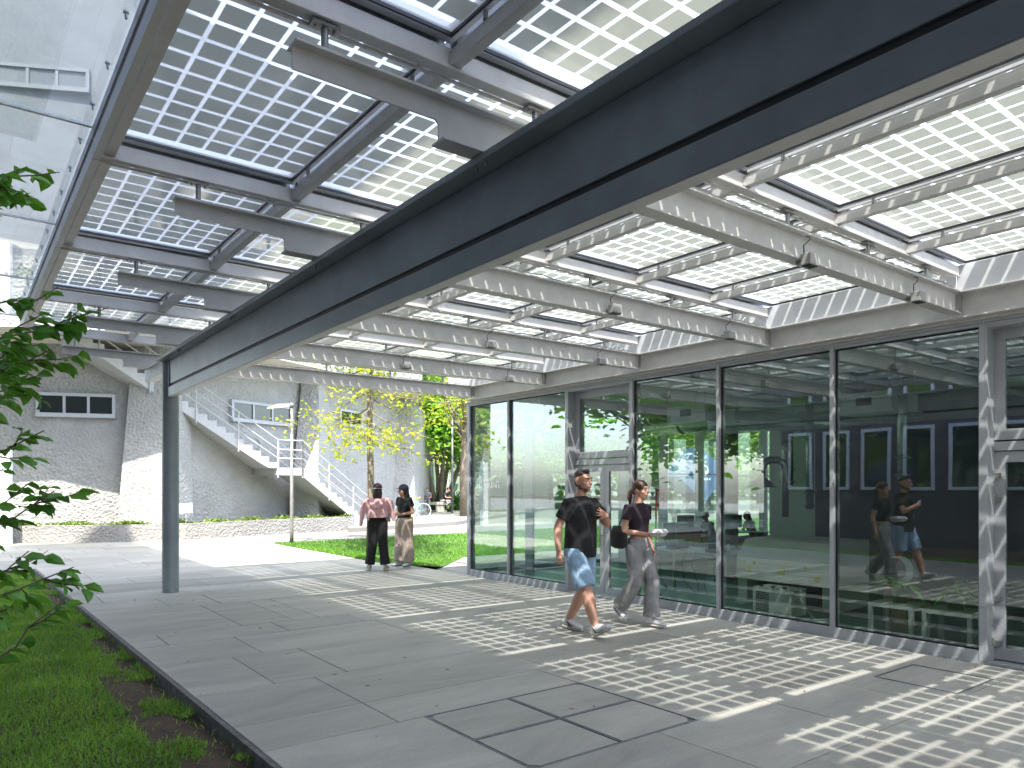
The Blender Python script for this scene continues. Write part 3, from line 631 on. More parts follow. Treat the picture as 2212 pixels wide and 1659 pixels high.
# ---------------------------------------------------------------- outdoor staircase
sc_=empty('outdoor_staircase',A(795,28.2,.15),0,'white concrete outdoor staircase with pipe railings climbing the hall','staircase')
sx,sy=A(795,28.2)
def SB(mb,name,m,parent=sc_,**k):
    mb.xf(Matrix.Translation((-sx,-sy,-.15))); return mb.build(name,m,parent,**k)
foot=Vector(A(795,28.2,.0)); L1=Vector(A(652,25.6,2.25)); L0=Vector(A(599,25.0,2.25)); T0=Vector(A(150,20.6,6.1))
def flight(p,q,nst,name):
    h=Vector((q.x-p.x,q.y-p.y,0)); ln=h.length; t=h/ln; side=Vector((t.y,-t.x,0))
    if side.dot(Vector((F_[0],F_[1],0)))<0: side=-side
    g=MB(); r=(q.z-p.z)/nst; prof=[(0,p.z)]
    for i in range(nst): prof+= [(ln*i/nst,p.z+r*(i+1)),(ln*(i+1)/nst,p.z+r*(i+1))]
    prof+= [(ln,q.z-.26),(.25,p.z-.0)]
    if prof[-1][1]<0: pass
    P=[Vector((p.x,p.y,0))+t*a+Vector((0,0,b)) for a,b in prof]
    # build side faces as quads per step to stay planar & clean
    und=lambda a: p.z-.02+max(0,(a-.35))/(ln-.35)*(q.z-.27-(p.z-.02)) if a>.35 else p.z-.02
    for i in range(nst):
        a0,a1=ln*i/nst,ln*(i+1)/nst; zt=p.z+r*(i+1)
        b=Vector((p.x,p.y,0)); z0,z1=max(und(a0)-.0,-.01 if p.z<1 else 0),max(und(a1),-.01 if p.z<1 else 0)
        c0,c1=b+t*a0,b+t*a1; W=side*1.25
        vs=[c0+Vector((0,0,z0)),c1+Vector((0,0,z1)),c1+Vector((0,0,zt)),c0+Vector((0,0,zt))]
        g.add([tuple(v) for v in vs]+[tuple(v+W) for v in vs],[(0,1,2,3),(7,6,5,4),(0,4,5,1),(3,2,6,7),(0,3,7,4)]+([(1,5,6,2)] if i==nst-1 else []))
    SB(g,name,M['stairw']); return t,side
t1,s1=flight(Vector((foot.x,foot.y,.15)),L1,12,'lower_flight')
t2,s2=flight(L0,T0,21,'upper_flight')
g=MB(); W=s1*1.3
q=[L1,L0,L0+W,L1+W]; g.add([(v.x,v.y,1.99) for v in q]+[(v.x,v.y,2.25) for v in q],[(0,3,2,1),(4,5,6,7),(0,1,5,4),(1,2,6,5),(2,3,7,6),(3,0,4,7)]); SB(g,'landing',M['stairw'])
def railing(pts_,posts,off,low=-.25):
    g=MB()
    for h in (.95,.62,.32): g.tube([p+off+Vector((0,0,h)) for p in pts_],.021,6)
    for p in posts: g.tube([p+off+Vector((0,0,low)),p+off+Vector((0,0,.95))],.024,6)
    SB(g,'railing',M['stairw'])
f0=Vector((foot.x,foot.y,.15))
for off,low in ((-s1*.04,-.35),(s1*1.25,0)):
    o1=[f0,L1]; railing([f0+Vector((0,0,.1)),L1],[f0.lerp(L1,.25),f0.lerp(L1,.62),L1],off,low)
for off,low in ((-s2*.04,-.35),(s2*1.25,0)):
    railing([L0,T0],[L0.lerp(T0,u) for u in (0,.22,.44,.66,.88)],off,low)
railing([L1,L0],[L1],-s1*.04,-.3)
g=MB(); b_=f0; b_=f0-s1*.01; q=[b_-t1*.25,b_+t1*.9,b_+t1*.9+s1*1.27,b_-t1*.25+s1*1.27]; g.add([(v.x,v.y,-.01) for v in q]+[(v.x,v.y,.335) for v in q],[(0,3,2,1),(4,5,6,7),(0,1,5,4),(1,2,6,5),(2,3,7,6),(3,0,4,7)]); SB(g,'base_step',M['stairw'])
# ---------------------------------------------------------------- ground beyond
def gz(x,y):
    if x<PE: return 0.0
    s=min(1,max(0,(y-17.2)/3.4)); s=s*s*(3-2*s); e=min(1,max(0,(x-PE)/2.2)) if y<20.6 else 0
    return LOW*(1-s)*e
M['lawnsoil']=mat('mown_lawn',(.06,.13,.02),.9,var=.25,scale=5,bump=.4,bscale=60)
g=MB(); NX,NY=36,20
for i in range(NX+1):
    x=7.1+(i/NX)**1.3*30
    for j in range(NY+1):
        y0=13.7 if x<7.9 else 13.7+min(3.5,(x-7.9)*1.0); y1=20.3+(x-7.1)*.06
        y=y0+(y1-y0)*j/NY; g.v.append((x,y,gz(x,y)+.012))
for i in range(NX):
    for j in range(NY): a=i*(NY+1)+j; g.f.append((a,a+NY+1,a+NY+2,a+1)); g.m.append(0)
tag(g.build('lawn',M['lawnsoil']),kind='structure')
lv=g.v
N=46000; x=7.1+rng.uniform(0,1,N)**1.5*22; u=rng.uniform(0,1,N)
y0=np.where(x<7.9,13.7,13.7+np.minimum(3.5,(x-7.9)*1.0)); y1=20.3+(x-7.1)*.06; y=y0+(y1-y0)*u
z=np.array([gz(a,b) for a,b in zip(x,y)])
v,f=leaves(np.stack([x,y,z],1),.075,rng,'tri',aspect=.28,dirs=np.tile([0,0,1.0],(N,1)))
tag(npmesh('lawn_grass',v,f,M['grasslit']),kind='stuff')
# far paving at upper level (beyond the lawn) and the lower path are bright slabs
M['plaza']=mat('pale_plaza_asphalt',(.215,.21,.20),.85,var=.07,scale=1.5,bump=.2,bscale=40)
g=MB(); ys=[20.3,150]
g.add([(PE,20.3,-.004),(38,22.15,-.004),(150,22.2,-.004),(150,150,-.004),(-40,150,-.004),(-40,26.4,-.004),(PE,25.2,-.004)],[(0,1,2,3,4,5,6)]); tag(g.build('plaza',M['plaza']),kind='structure')
sheet('lower_path',[(PE+.3,13.0,LOW+.004),(60,13.0,LOW+.004),(60,17.2,LOW+.004),(11.3,17.2,LOW+.004),(8.0,14.2,LOW+.004),(PE+.3,14.1,LOW+.004)],M['plaza'])
sheet('court_beyond',[(37,17.2,LOW+.01),(150,17.2,LOW+.01),(150,22.2,-.005),(37,22.2,-.005)],M['plaza'])
sheet('east_plaza',[(21.6,-60,LOW+.006),(150,-60,LOW+.006),(150,12.99,LOW+.006),(21.6,12.99,LOW+.006)],M['plaza'])
# raised walk with a kerb beside the stair
g=MB(); a0,a1=A(752,25.5),A(985,30.3); b1,b0=A(1250,66),A(752,66)
g.add([(*a0,0),(*a1,0),(*b1,0),(*b0,0),(*a0,.15),(*a1,.15),(*b1,.15),(*b0,.15)],[(4,5,6,7),(0,1,5,4),(1,2,6,5),(3,0,4,7)])
tag(g.build('raised_walk',M['plaza']),kind='structure')
# ---------------------------------------------------------------- near lawn on the left
M['soil']=mat('bare_dark_soil',(.03,.019,.012),.95,var=.3,scale=9,bump=.8,bscale=30,var2=(.085,.055,.033))
def nz(x,y): return -.065+.03*noise.noise(Vector((x*1.5,y*1.1,0)))
g=MB(); nx,ny=24,90
for i in range(nx+1):
    for j in range(ny+1):
        y=-4+21*j/ny; x1=edgex(y)-.036; x=-3.0+(x1+3.0)*(i/nx)
        g.v.append((x,y,nz(x,y)-(.05 if i==nx else 0)))
for i in range(nx):
    for j in range(ny): a=i*(ny+1)+j; g.f.append((a,a+ny+1,a+ny+2,a+1)); g.m.append(0)
tag(g.build('lawn_soil',M['soil'],smooth=True),kind='structure')
def dens(x,y):
    e=edgex(y)-.036; t=e-x    # distance from the kerb
    k=noise.noise(Vector((x*2.2,y*1.6,3.3)))+.5*noise.noise(Vector((x*6,y*5,1)))
    bare=1 if (t<.42 and y<7.2 and k>-.28+t*.75) else 0
    if y>7 and t<.2 and k>.1: bare=1
    return (.03 if bare else 1.0)
P=[];rs=random.Random(9)
while len(P)<105000:
    y=1.3+(rs.random()**1.6)*15.6; e=edgex(y)-.04; x=max(-.8,e-2.4)+rs.random()*(e-max(-.8,e-2.4))
    if x<.035*y-.15: continue
    if rs.random()<dens(x,y): P.append((x,y,nz(x,y)-.005))
P=np.array(P); N=len(P)
v,f=leaves(P,.042,rng,'tri',aspect=.16,dirs=np.tile([0,0,.75],(N,1)),sizevar=.6)
tag(npmesh('near_grass',v,f,M['grass']),kind='stuff')
# small clover-like weeds
k=rng.choice(N,5200,replace=False); Q=P[k]+np.array([0,0,.02]); v,f=leaves(Q,.022,rng,aspect=1.0,flat=.2); tag(npmesh('clover',v,f,M['ivy']),kind='stuff')
# strip of grass tufts at the kerb
# ---------------------------------------------------------------- trees
def crown_pts(c,r,n,rng,clumps=26,shell=.55,clump_r=.33):
    c=np.array(c); r=np.array(r); K=rng.normal(size=(clumps,3)); K/=np.linalg.norm(K,axis=1)[:,None]; K*=(shell+(1-shell)*rng.uniform(size=clumps))[:,None]
    idx=rng.integers(0,clumps,n); q=K[idx]+rng.normal(size=(n,3))*clump_r*.5; return c+q*r,c+K*r
def limb(g,p,q,r0,r1,rs,wob=.08,n=5,seg=6):
    p=Vector(p);q=Vector(q);L_=(q-p).length; pts=[];rr=[]
    for i in range(n+1):
        t=i/n; w_=Vector((rs.uniform(-1,1),rs.uniform(-1,1),rs.uniform(-.6,.6)))*wob*L_*math.sin(math.pi*t)*.6
        pts.append(p.lerp(q,t)+w_+Vector((0,0,-.06*L_*math.sin(math.pi*t)))); rr.append(r0+(r1-r0)*t)
    g.tube(pts,rr,seg); return pts
def tree(name,base,h,r,lm,n,size,seed,label,group=None,trunk=.14,stems=1,crown_base=.35,clumps=26,clr=.33,cat='tree',asp=.55,flat=.35):
    rs=random.Random(seed); rg=np.random.default_rng(seed)
    e=empty(name,base,0,label,cat,group)
    cz=h*(crown_base+(1-crown_base)/2); c=(0,0,cz); rad=(r,r,h*(1-crown_base)/2)
    P,K=crown_pts(c,rad,n,rg,clumps,.45,clr)
    g=MB()
    for s in range(stems):
        a=2*math.pi*s/stems+rs.random(); off=.0 if stems==1 else trunk*1.5
        top=Vector((0,0,cz*1.1)) if stems==1 else Vector((math.cos(a)*r*.6,math.sin(a)*r*.6,cz))
        b=Vector((math.cos(a)*off,math.sin(a)*off,-.1))
        g.tube([b,b.lerp(top,.3)+Vector((rs.uniform(-.03,.03),rs.uniform(-.03,.03),0))*h*.3,b.lerp(top,.65)+Vector((rs.uniform(-.03,.03),rs.uniform(-.03,.03),0))*h*.3,top],[trunk*1.15,trunk*.9,trunk*.65,trunk*.3],10)
        src=[b.lerp(top,u) for u in (.45,.6,.75,.9)]
        for k in range(0,len(K),stems): limb(g,rs.choice(src),K[(k+s)%len(K)],trunk*.32,trunk*.06,rs)
    g.build('trunk',M['bark'],e,smooth=True)
    v,f=leaves(P,size,rg,aspect=asp,flat=flat); npmesh('crown',v,f,lm,e)
    return e
gp='trees beyond the lawn and the glass pavilion'
# slender tree with yellowing leaves on the lawn
bx,by=A(800,18.9); e=empty('lawn_tree',(bx,by,-.02),0,'slender tree with drooping yellow green leaves rising from the lawn','tree')
rs=random.Random(21); g=MB(); g.tube([(0,0,-.2),(.02,0,1.5),(-.01,.02,3.2),(.03,0,5),(0,0,7.2),(.05,0,9)],[.115,.088,.08,.07,.05,.02],12)
rg=np.random.default_rng(21); LP=[]
for i in range(46):
    z0=2.9+ i/46*6.0; a=i*2.399+rs.uniform(-.4,.4); ln=rs.uniform(1.0,2.3)*(1 if z0<7.5 else .6)
    dr_=rs.uniform(-.55,-.05) if z0<5 else rs.uniform(-.2,.5)
    p=Vector((0,0,z0)); q=p+Vector((math.cos(a)*ln,math.sin(a)*ln,dr_*ln))
    pts_=limb(g,p,q,.02,.004,rs,.12,6,5)
    for k in range(5):
        s0=pts_[rs.randint(2,6)]; q2=s0+Vector((rs.uniform(-.5,.5),rs.uniform(-.5,.5),rs.uniform(-.45,.15))); limb(g,s0,q2,.006,.002,rs,.1,3,4)
        m_=rs.randint(4,26) if z0<5.0 else rs.randint(26,60)
        cc=np.array(s0.lerp(q2,.6)); LP.append(cc+rg.normal(size=(m_,3))*np.array([.20,.20,.15]))
g.build('trunk',M['bark'],e,smooth=True); LP=np.concatenate(LP); v,f=leaves(LP,.118,rg,aspect=.62,droop=.35); npmesh('crown',v,f,M['yleaf'],e)
# tree on the plaza behind (yellow leaves, trunk next to the pavilion corner)
x,y=A(1003,35.8); tree('plaza_tree',(x,y,.15),10.5,3.4,M['yleaf'],1100,.26,31,'tree with yellow leaves whose trunk stands beside the corner of the glass pavilion',gp,trunk=.2,crown_base=.33,clumps=30,clr=.25)
x,y=A(948,46); tree('spreading_tree',(x,y,.15),10.5,4.6,M['gleaf'],22000,.30,33,'bright green spreading tree with several stems behind the bench',gp,trunk=.16,stems=6,crown_base=.27,clumps=60,clr=.28)
x,y=A(905,60); tree('spreading_tree',(x,y,.0),15,6,M['gleaf'],7000,.5,35,'tall green tree showing above and behind the end pier of the concrete hall',gp,trunk=.2,crown_base=.2,clumps=40)
k=0
protos=[]
spots=[(1050,44,9),(1085,58,12),(1130,50,10),(1190,62,13),(1250,52,10),(1310,64,13),(1370,50,9.5),(1425,60,12),(1480,48,9),(1530,60,12),(1580,50,10),(1640,58,12),(1700,52,11),(1790,60,13),(1880,52,11),(1990,60,13),(2110,55,12),(1010,75,16),(1160,85,18),(1340,85,18),(1520,85,18),(1720,85,18)]
ordn='first second third fourth fifth sixth seventh eighth ninth tenth eleventh twelfth thirteenth fourteenth fifteenth sixteenth seventeenth first second third fourth fifth'.split()
names=['leafy']*6
for i,(px,d,h) in enumerate(spots):
    x,y=A(px,d)
    if len(protos)<5:
        t=tree('plaza_tree',(x,y,0),10,3.6,[M['g2leaf'],M['gleaf'],M['g2leaf'],M['g2leaf'],M['gleaf']][i],5200,.38,50+i,'x',gp,trunk=.16,crown_base=.24,clumps=38,clr=.32); protos.append(t)
    else:
        t=copy_tree(protos[i%5]); t.location=(x,y,0); 
    s_=h/10; t.scale=(s_*1.05,s_*1.05,s_); t.rotation_euler=(0,0,i*1.3)
    t['label']='%s green tree, %s from the left of those beyond the pavilion%s'%(names[i%6],ordn[i],' at the back' if i>16 else '')
# far wooded backdrop
rg=np.random.default_rng(77); BP=[]
for i in range(300):
    px=rg.uniform(880,2500); d=rg.uniform(95,120); x,y=A(px,d); BP.append(np.array([x,y,rg.uniform(2,15)])+rg.normal(size=(110,3))*np.array([2.4,2.4,2.0]))
v,f=leaves(np.concatenate(BP),1.0,rg,aspect=.8); o=npmesh('distant_woodland',v,f,M['g2leaf']); tag(o,kind='stuff')
for i,(x,y,h) in enumerate(((-9,21,9),(-13,17.5,11),(-12,27,12),(-17,23,13),(-20,30,14))):
    t=copy_tree(protos[i%5]); t.location=(x,y,0); s_=h/10; t.scale=(s_*1.1,s_*1.1,s_); t['group']='trees past the end of the brick building'; t['label']='%s green tree in line past the end of the brick building'%ordn[i]
# foreground dogwood reaching in from the left
e=empty('dogwood',(-.55,3.5,-.1),0,'dark green leafy dogwood branches reaching into view at the left edge','shrub')
rs=random.Random(4); rg=np.random.default_rng(4); g=MB(); LP=[];LD=[]
def twigl(pts_,sz=.085,dens_=1.0):
    for a_,b_ in zip(pts_[:-1],pts_[1:]):
        dv=(b_-a_)
        for k in range(max(1,int(dv.length/.052*dens_))):
            t=rs.random(); p=a_.lerp(b_,t)
            for s in (-1,1):
                dd=(dv.normalized()*.7+Vector((rs.uniform(-1,1)*.5,rs.uniform(-1,1)*.5,0))+dv.cross(Vector((0,0,1))).normalized()*s*.8+Vector((0,0,-.45)))
                LP.append(np.array(p)); LD.append(np.array(dd.normalized()))
B0=Vector((0,0,0))
g.tube([(0,0,-.1),(.02,.03,.8),(-.03,.0,1.7),(.02,-.02,2.7),(0,0,3.2)],[.035,.03,.024,.016,.008],8)
targets=[ # view px,py, depth, fullness
 (235,665,3.4,1.4),(128,372,3.3,1.2),(125,620,3.5,1),(110,755,3.3,1.4),(60,745,3.6,1.3),(95,930,3.3,1.3),(118,1060,3.4,1.4),(60,1045,3.6,1.5),(160,1225,3.2,1.3),(135,1300,3.1,1.3),(62,1190,3.4,1.2),(60,360,3.5,.9),(55,1290,3.3,1.4),(20,1250,3.5,1.2),(30,430,3.5,.9),(20,800,3.3,1.3),(85,810,3.5,1.3),(90,680,3.4,1.3),(15,1010,3.6,1.2),]
for (px,py,d,fu) in targets:
    T=V(px,py,d)-Vector((-.55,3.5,-.1)); z0=max(.5,min(3.0,T.z-.35+rs.uniform(-.2,.15))); p=Vector((0,0,z0))
    pts_=limb(g,p,T,.010,.0025,rs,.10,9,5)
    twigl(pts_[4:],dens_=fu*.85)
    for k in range(5):
        s0=pts_[rs.randint(4,8)]; q2=s0+(T-p).normalized()*rs.uniform(.05,.16)+Vector((rs.uniform(-.12,.12),rs.uniform(-.12,.12),rs.uniform(-.09,.05))); pp=limb(g,s0,q2,.004,.0015,rs,.1,3,4); twigl(pp,dens_=fu)
g.build('branches',M['twig'],e,smooth=True)
v,f=leaves(np.array(LP)+rg.normal(size=(len(LP),3))*.006,.080,rg,aspect=.56,dirs=np.array(LD)*1.6,sizevar=.35); npmesh('foliage',v,f,M['dleaf'],e)
# hedge planting under the spreading tree
hp=[];
for i in range(26):
    x,y=A(930+rs.uniform(-10,110),47+rs.uniform(-2,2)); hp.append(np.array([x,y,.6])+rg.normal(size=(120,3))*np.array([.5,.5,.35]))
v,f=leaves(np.concatenate(hp),.16,rg,aspect=.7); tag(npmesh('underplanting',v,f,M['dleaf']),kind='stuff')
# ---------------------------------------------------------------- street furniture
M['pole']=mat('galvanised_lamp_pole',(.20,.20,.20),.5,metal=.3,var=.12,scale=10)
M['signw']=mat('white_sign_face',(.74,.76,.80),.35,var=0)
M['ink']=mat('dark_sign_lettering',(.06,.065,.08),.6,var=0)
M['blueink']=mat('blue_sign_lettering',(.10,.22,.50),.6,var=0)
M['greenink']=mat('green_sign_mark',(.08,.5,.42),.6,var=0)
x,y=A(630,20.4); e=empty('street_lamp',(x,y,0),0,'grey street lamp post with a flat white head beside the lawn','street lamp')
g=MB(); g.tube([(0,0,-.05),(0,0,.4),(0,0,3.86)],[.055,.05,.042],14); g.tube([(0,0,3.80),(0,0,3.93)],.055,14); g.build('post',M['pole'],e,smooth=True)
rv=Vector((R_[0],R_[1],0)); fv=Vector((F_[0],F_[1],0))
g=MB(); a=-rv*.05; b=-rv*.68
g.add([tuple(a+fv*-.06+Vector((0,0,3.83))),tuple(b*.55+fv*-.13+Vector((0,0,3.80))),tuple(b+fv*-.05+Vector((0,0,3.78))),tuple(b+fv*.05+Vector((0,0,3.78))),tuple(b*.55+fv*.13+Vector((0,0,3.80))),tuple(a+fv*.06+Vector((0,0,3.83))),
 tuple(a+fv*-.05+Vector((0,0,3.90))),tuple(b*.55+fv*-.08+Vector((0,0,3.89))),tuple(b+Vector((0,0,3.80))),tuple(b*.55+fv*.08+Vector((0,0,3.89))),tuple(a+fv*.05+Vector((0,0,3.90)))],
 [(5,4,3,2,1,0),(0,1,7,6),(1,2,8,7),(2,3,8),(3,4,9,8),(4,5,10,9),(5,0,6,10),(6,7,9,10),(7,8,9)])
g.build('lamp_head',M['signw'],e)
def text(body,size,loc,rotz,m,parent=None,name='lettering',ext=.001,align='LEFT',tilt=90):
    c=bpy.data.curves.new(name,'FONT'); c.body=body; c.size=size; c.extrude=ext; c.align_x=align; c.resolution_u=3
    o=bpy.data.objects.new(name,c); COL.objects.link(o); o.location=loc; o.rotation_euler=(R(tilt),0,rotz); c.materials.append(m)
    dg=bpy.context.evaluated_depsgraph_get(); me=bpy.data.meshes.new_from_object(o.evaluated_get(dg)); bpy.data.objects.remove(o)
    o=bpy.data.objects.new(name,me); COL.objects.link(o); o.location=loc; o.rotation_euler=(R(tilt),0,rotz)
    if not me.materials: me.materials.append(m)
    if parent: o.parent=parent
    return o
# small white board on a post in front of the planter wall
x,y=A(402,22.0); fz=R(-YAW+4); e=empty('information_board',(x,y,0),fz,'small white information board on a thin post in front of the planter wall','sign')
g=MB(); g.tube([(0,0,-.02),(0,0,.98)],.018,10); g.build('post',M['pole'],e,smooth=True)
g=MB(); g.box(-.46,.26,-.035,-.02,.80,1.09); g.xf(Matrix.Rotation(R(-4),4,'Y')@Matrix.Identity(4)); b=g.build('board',M['signw'],e,bevel=.02)
g=MB(); g.box(-.02,.05,-.038,-.036,1.0,1.02); g.build('emblem',M['greenink'],e)
# tall white totem cut by the left edge
x,y=A(-3,20.2); e=empty('wayfinding_totem',(x,y,0),R(-YAW-3),'tall white wayfinding totem with small dark lettering at the left edge','sign')
MB().box(-.36,.36,-.06,.06,0,2.60).build('panel',M['signw'],e,bevel=.008)
text('8',.17,(.225,-.062,.78),0,M['ink'],e); text('Info Points',.055,(.09,-.062,.62),0,M['ink'],e); text('di',.09,(.24,-.062,2.02),0,M['blueink'],e)
MB().box(.05,.3,-.062,-.0605,.585,.589).build('rule',M['ink'],e)
# thin pole on the plaza
x,y=A(977,40); e=tag(MB().tube([(0,0,0),(0,0,5.5)],.055,10).build('sign_pole',M['pole'],smooth=True,loc=(x,y,.15)),'thin grey pole standing on the plaza beyond the bench','pole')
# bench with concrete foot
M['conc']=mat('bench_concrete',(.36,.35,.30),.8,var=.1,scale=6)
x,y=A(940,42); e=empty('stone_bench',(x,y,.15),R(-YAW),'pale stone bench on block feet where two people sit','bench')
MB().box(-1.2,.95,-.25,.25,.40,.56).build('seat',M['conc'],e,bevel=.01)
MB().box(.05,.55,-.2,.2,0,.399).build('foot',M['conc'],e,bevel=.01); MB().box(-.95,-.45,-.2,.2,0,.399).build('foot',M['conc'],e,bevel=.01)
# backpack next to the bench
M['navy']=mat('navy_cloth',(.012,.016,.035),.8,var=.1,scale=30); M['blackcloth']=mat('black_cloth',(.012,.012,.013),.75,var=.15,scale=25,bump=.3,bscale=60)
x,y=A(972,41.6); e=empty('backpack',(x,y,.15),.4,'black backpack with a coloured patch slumped against the bench end','backpack')
g=MB(); g.tube([(0,0,.02),(0,0,.12),(.02,0,.32),(.05,0,.46),(.06,0,.52)],[(.10,.18),(.16,.22),(.15,.21),(.11,.16),(.03,.06)],14); g.build('body',M['blackcloth'],e,smooth=True)
MB().box(-.17,-.165,-.06,.06,.2,.36).build('patch',mat('lime_patch',(.35,.6,.1),.6,var=0),e)
g=MB(); g.tube([(.1,.08,.45),(.2,.1,.35),(.2,.1,.15),(.1,.08,.05)],.015,6); g.tube([(.1,-.08,.45),(.2,-.1,.35),(.2,-.1,.15),(.1,-.08,.05)],.015,6); g.build('straps',M['blackcloth'],e)
# turquoise bicycle
M['turq']=mat('turquoise_frame_paint',(.18,.60,.55),.3,var=0); M['yel']=mat('yellow_vinyl',(.75,.55,.02),.5,var=0); M['tyre']=mat('grey_tyre',(.55,.55,.54),.7,var=0); M['chrome']=mat('bright_metal',(.7,.7,.7),.25,metal=1,var=0)
x,y=A(915,34.0); e=empty('bicycle',(x,y,.15),R(-YAW+6),'turquoise bicycle with yellow saddle and pale tyres parked beyond the lawn','bicycle')
Wr=.33
def wheel(cx_):
    g=MB(); g.tube([(cx_+Wr*math.cos(a),0,Wr+Wr*math.sin(a)) for a in [2*math.pi*i/36 for i in range(37)]],.018,8,cap=False); w_=g.build('wheel',M['tyre'],e,smooth=True)
    g=MB()
    for i in range(18): a=2*math.pi*i/18; g.tube([(cx_,(-1)**i*.02,Wr),(cx_+(Wr-.02)*math.cos(a),0,Wr+(Wr-.02)*math.sin(a))],.003,4)
    g.tube([(cx_,-.04,Wr),(cx_,.04,Wr)],.02,8); g.build('spokes',M['chrome'],w_)
wheel(0); wheel(-1.0)
g=MB(); bb=(-.42,0,.30); st_=(-.30,0,.78); hd=(-.86,0,.80); hl=(-.88,0,.62)
for a,b,r_ in ((bb,st_,.016),(st_,hd,.015),(bb,hl,.018),(bb,(0,0,Wr),.011),(st_,(0,0,Wr),.011),(hd,hl,.02)): g.tube([a,b],r_,8)
g.tube([hl,(-.97,0,.42),(-1.0,0,Wr)],.013,8); g.build('frame',M['turq'],e,smooth=True)
g=MB(); g.tube([(-.30,0,.78),(-.27,0,.90)],.013,8); g.tube([(-.86,0,.80),(-.85,0,.92),(-.9,0,.94)],.013,8); g.tube([(-.9,-.24,.95),(-.92,0,.95),(-.9,.24,.95)],.012,8); g.build('handlebar',M['chrome'],e)
g=MB(); g.tube([(-.42,0,.90),(-.30,0,.92),(-.15,0,.93)],[(.02,.02),(.03,.05),(.035,.08)],10); g.build('saddle',M['yel'],e,smooth=True)
g=MB(); g.tube([(-.42,-.05,.30),(-.42,.05,.30)],.05,12); g.tube([(-.42,-.05,.30),(-.42,-.06,.14)],.008,6); g.tube([(-.42,.05,.30),(-.42,.06,.46)],.008,6); g.build('crank',M['chrome'],e)
# low greenish building behind the trees, with glass and diagonal braces
M['grn']=mat('pale_green_panel',(.22,.30,.26),.5,var=.08,scale=1)
x,y=A(930,56); e=empty('garden_building',(x,y,.0),R(-YAW),'low pale green building with white braces behind the trees','building')
MB().box(-6,9,0,5,0,4.2).build('wall',M['grn'],e); MB().box(.6,1.4,-.05,.0,0,4.0).build('door_panel',M['cream'],e); MB().box(-6,9,-.12,-.06,.9,1.0).build('rail',M['white'],e)
g=MB(); 
for x0 in (-3.6,5.2): g.tube([(x0,-.1,3.4),(x0+1.4,-.1,2.4)],.06,6); g.tube([(x0+1.4,-.1,2.4),(x0,-.1,1.4)],.06,6)
g.tube([(3.4,-.1,.95),(5.0,-.1,.1)],.06,6); g.build('brace',M['stairw'],e)
# tilted blue cube sculpture behind the pavilion
M['cube']=mat('deep_blue_cube',(.05,.09,.22),.5,var=.15,scale=2)
x,y=A(1500,44); e=empty('cube_sculpture',(x,y,0),R(-YAW+12),'tilted dark blue cube sculpture on the plaza seen through the pavilion','sculpture')
g=MB(); g.box(-1.15,1.15,-1.15,1.15,-1.15,1.15); g.xf(Matrix.Translation((0,0,2.3))@Matrix.Rotation(R(40),4,'Y')); g.build('cube',M['cube'],e,bevel=.03)
g=MB(); g.tube([(.28*math.cos(a),-1.17,2.55+.28*math.sin(a)) for a in [2*math.pi*i/24 for i in range(25)]],.05,6,cap=False)
for i in range(6): g.box(-.45+i*.16,-.36+i*.16,-1.18,-1.16,1.98,2.08)
g.build('emblem',M['signw'],e)
g=MB(); 
for sx_ in (-.9,.9): g.tube([(sx_,0,0),(0,0,1.1)],.05,6)
g.build('stand',M['pole'],e)
# ---------------------------------------------------------------- people
def ell(mb,c,r,rot=None,nu=16,nv=10):
    c=Vector(c); vs=[];fs=[]
    for j in range(1,nv):
        th=math.pi*j/nv
        for i in range(nu):
            a=2*math.pi*i/nu; v=Vector((r[0]*math.sin(th)*math.cos(a),r[1]*math.sin(th)*math.sin(a),r[2]*math.cos(th)))
            vs.append(v)
    vs+= [Vector((0,0,r[2])),Vector((0,0,-r[2]))]
    if rot: vs=[rot@v for v in vs]
    vs=[tuple(v+c) for v in vs]; n=len(vs)
    for j in range(nv-2):
        for i in range(nu): fs.append((j*nu+i,(j+1)*nu+i,(j+1)*nu+(i+1)%nu,j*nu+(i+1)%nu))
    for i in range(nu): fs+= [(n-2,i,(i+1)%nu),(n-1,(nv-2)*nu+(i+1)%nu,(nv-2)*nu+i)]
    return mb.add(vs,fs)
def fuse(mb,name,m,voxel,it,parent,fac=.5):
    me=bpy.data.meshes.new('t'); me.from_pydata(mb.v,[],mb.f); o=bpy.data.objects.new('t',me); COL.objects.link(o)
    r=o.modifiers.new('r','REMESH'); r.mode='VOXEL'; r.voxel_size=voxel
    if it: s_=o.modifiers.new('s','SMOOTH'); s_.iterations=it; s_.factor=fac
    dg=bpy.context.evaluated_depsgraph_get(); nm=bpy.data.meshes.new_from_object(o.evaluated_get(dg)); bpy.data.objects.remove(o)
    nm.name=name; nm.materials.clear(); nm.materials.append(m); nm.polygons.foreach_set('use_smooth',[True]*len(nm.polygons))
    ob=bpy.data.objects.new(name,nm); COL.objects.link(ob); ob.parent=parent; return ob
M['skin']=mat('light_skin',(.55,.30,.21),.5,var=.05,scale=8,transl=0); M['skin2']=mat('warm_skin',(.42,.23,.15),.5,var=.05,scale=8)
M['hairb']=mat('dark_brown_hair',(.022,.014,.010),.45,var=.3,scale=40); M['hairl']=mat('brown_hair',(.085,.045,.025),.45,var=.25,scale=40)
M['beard']=mat('short_beard',(.13,.075,.06),.8,var=.3,scale=90)
M['lip']=mat('lips',(.42,.14,.12),.5,var=0); M['eyew']=mat('eye_white',(.6,.58,.55),.3,var=0); M['iris']=mat('dark_iris',(.01,.008,.006),.2,var=0)
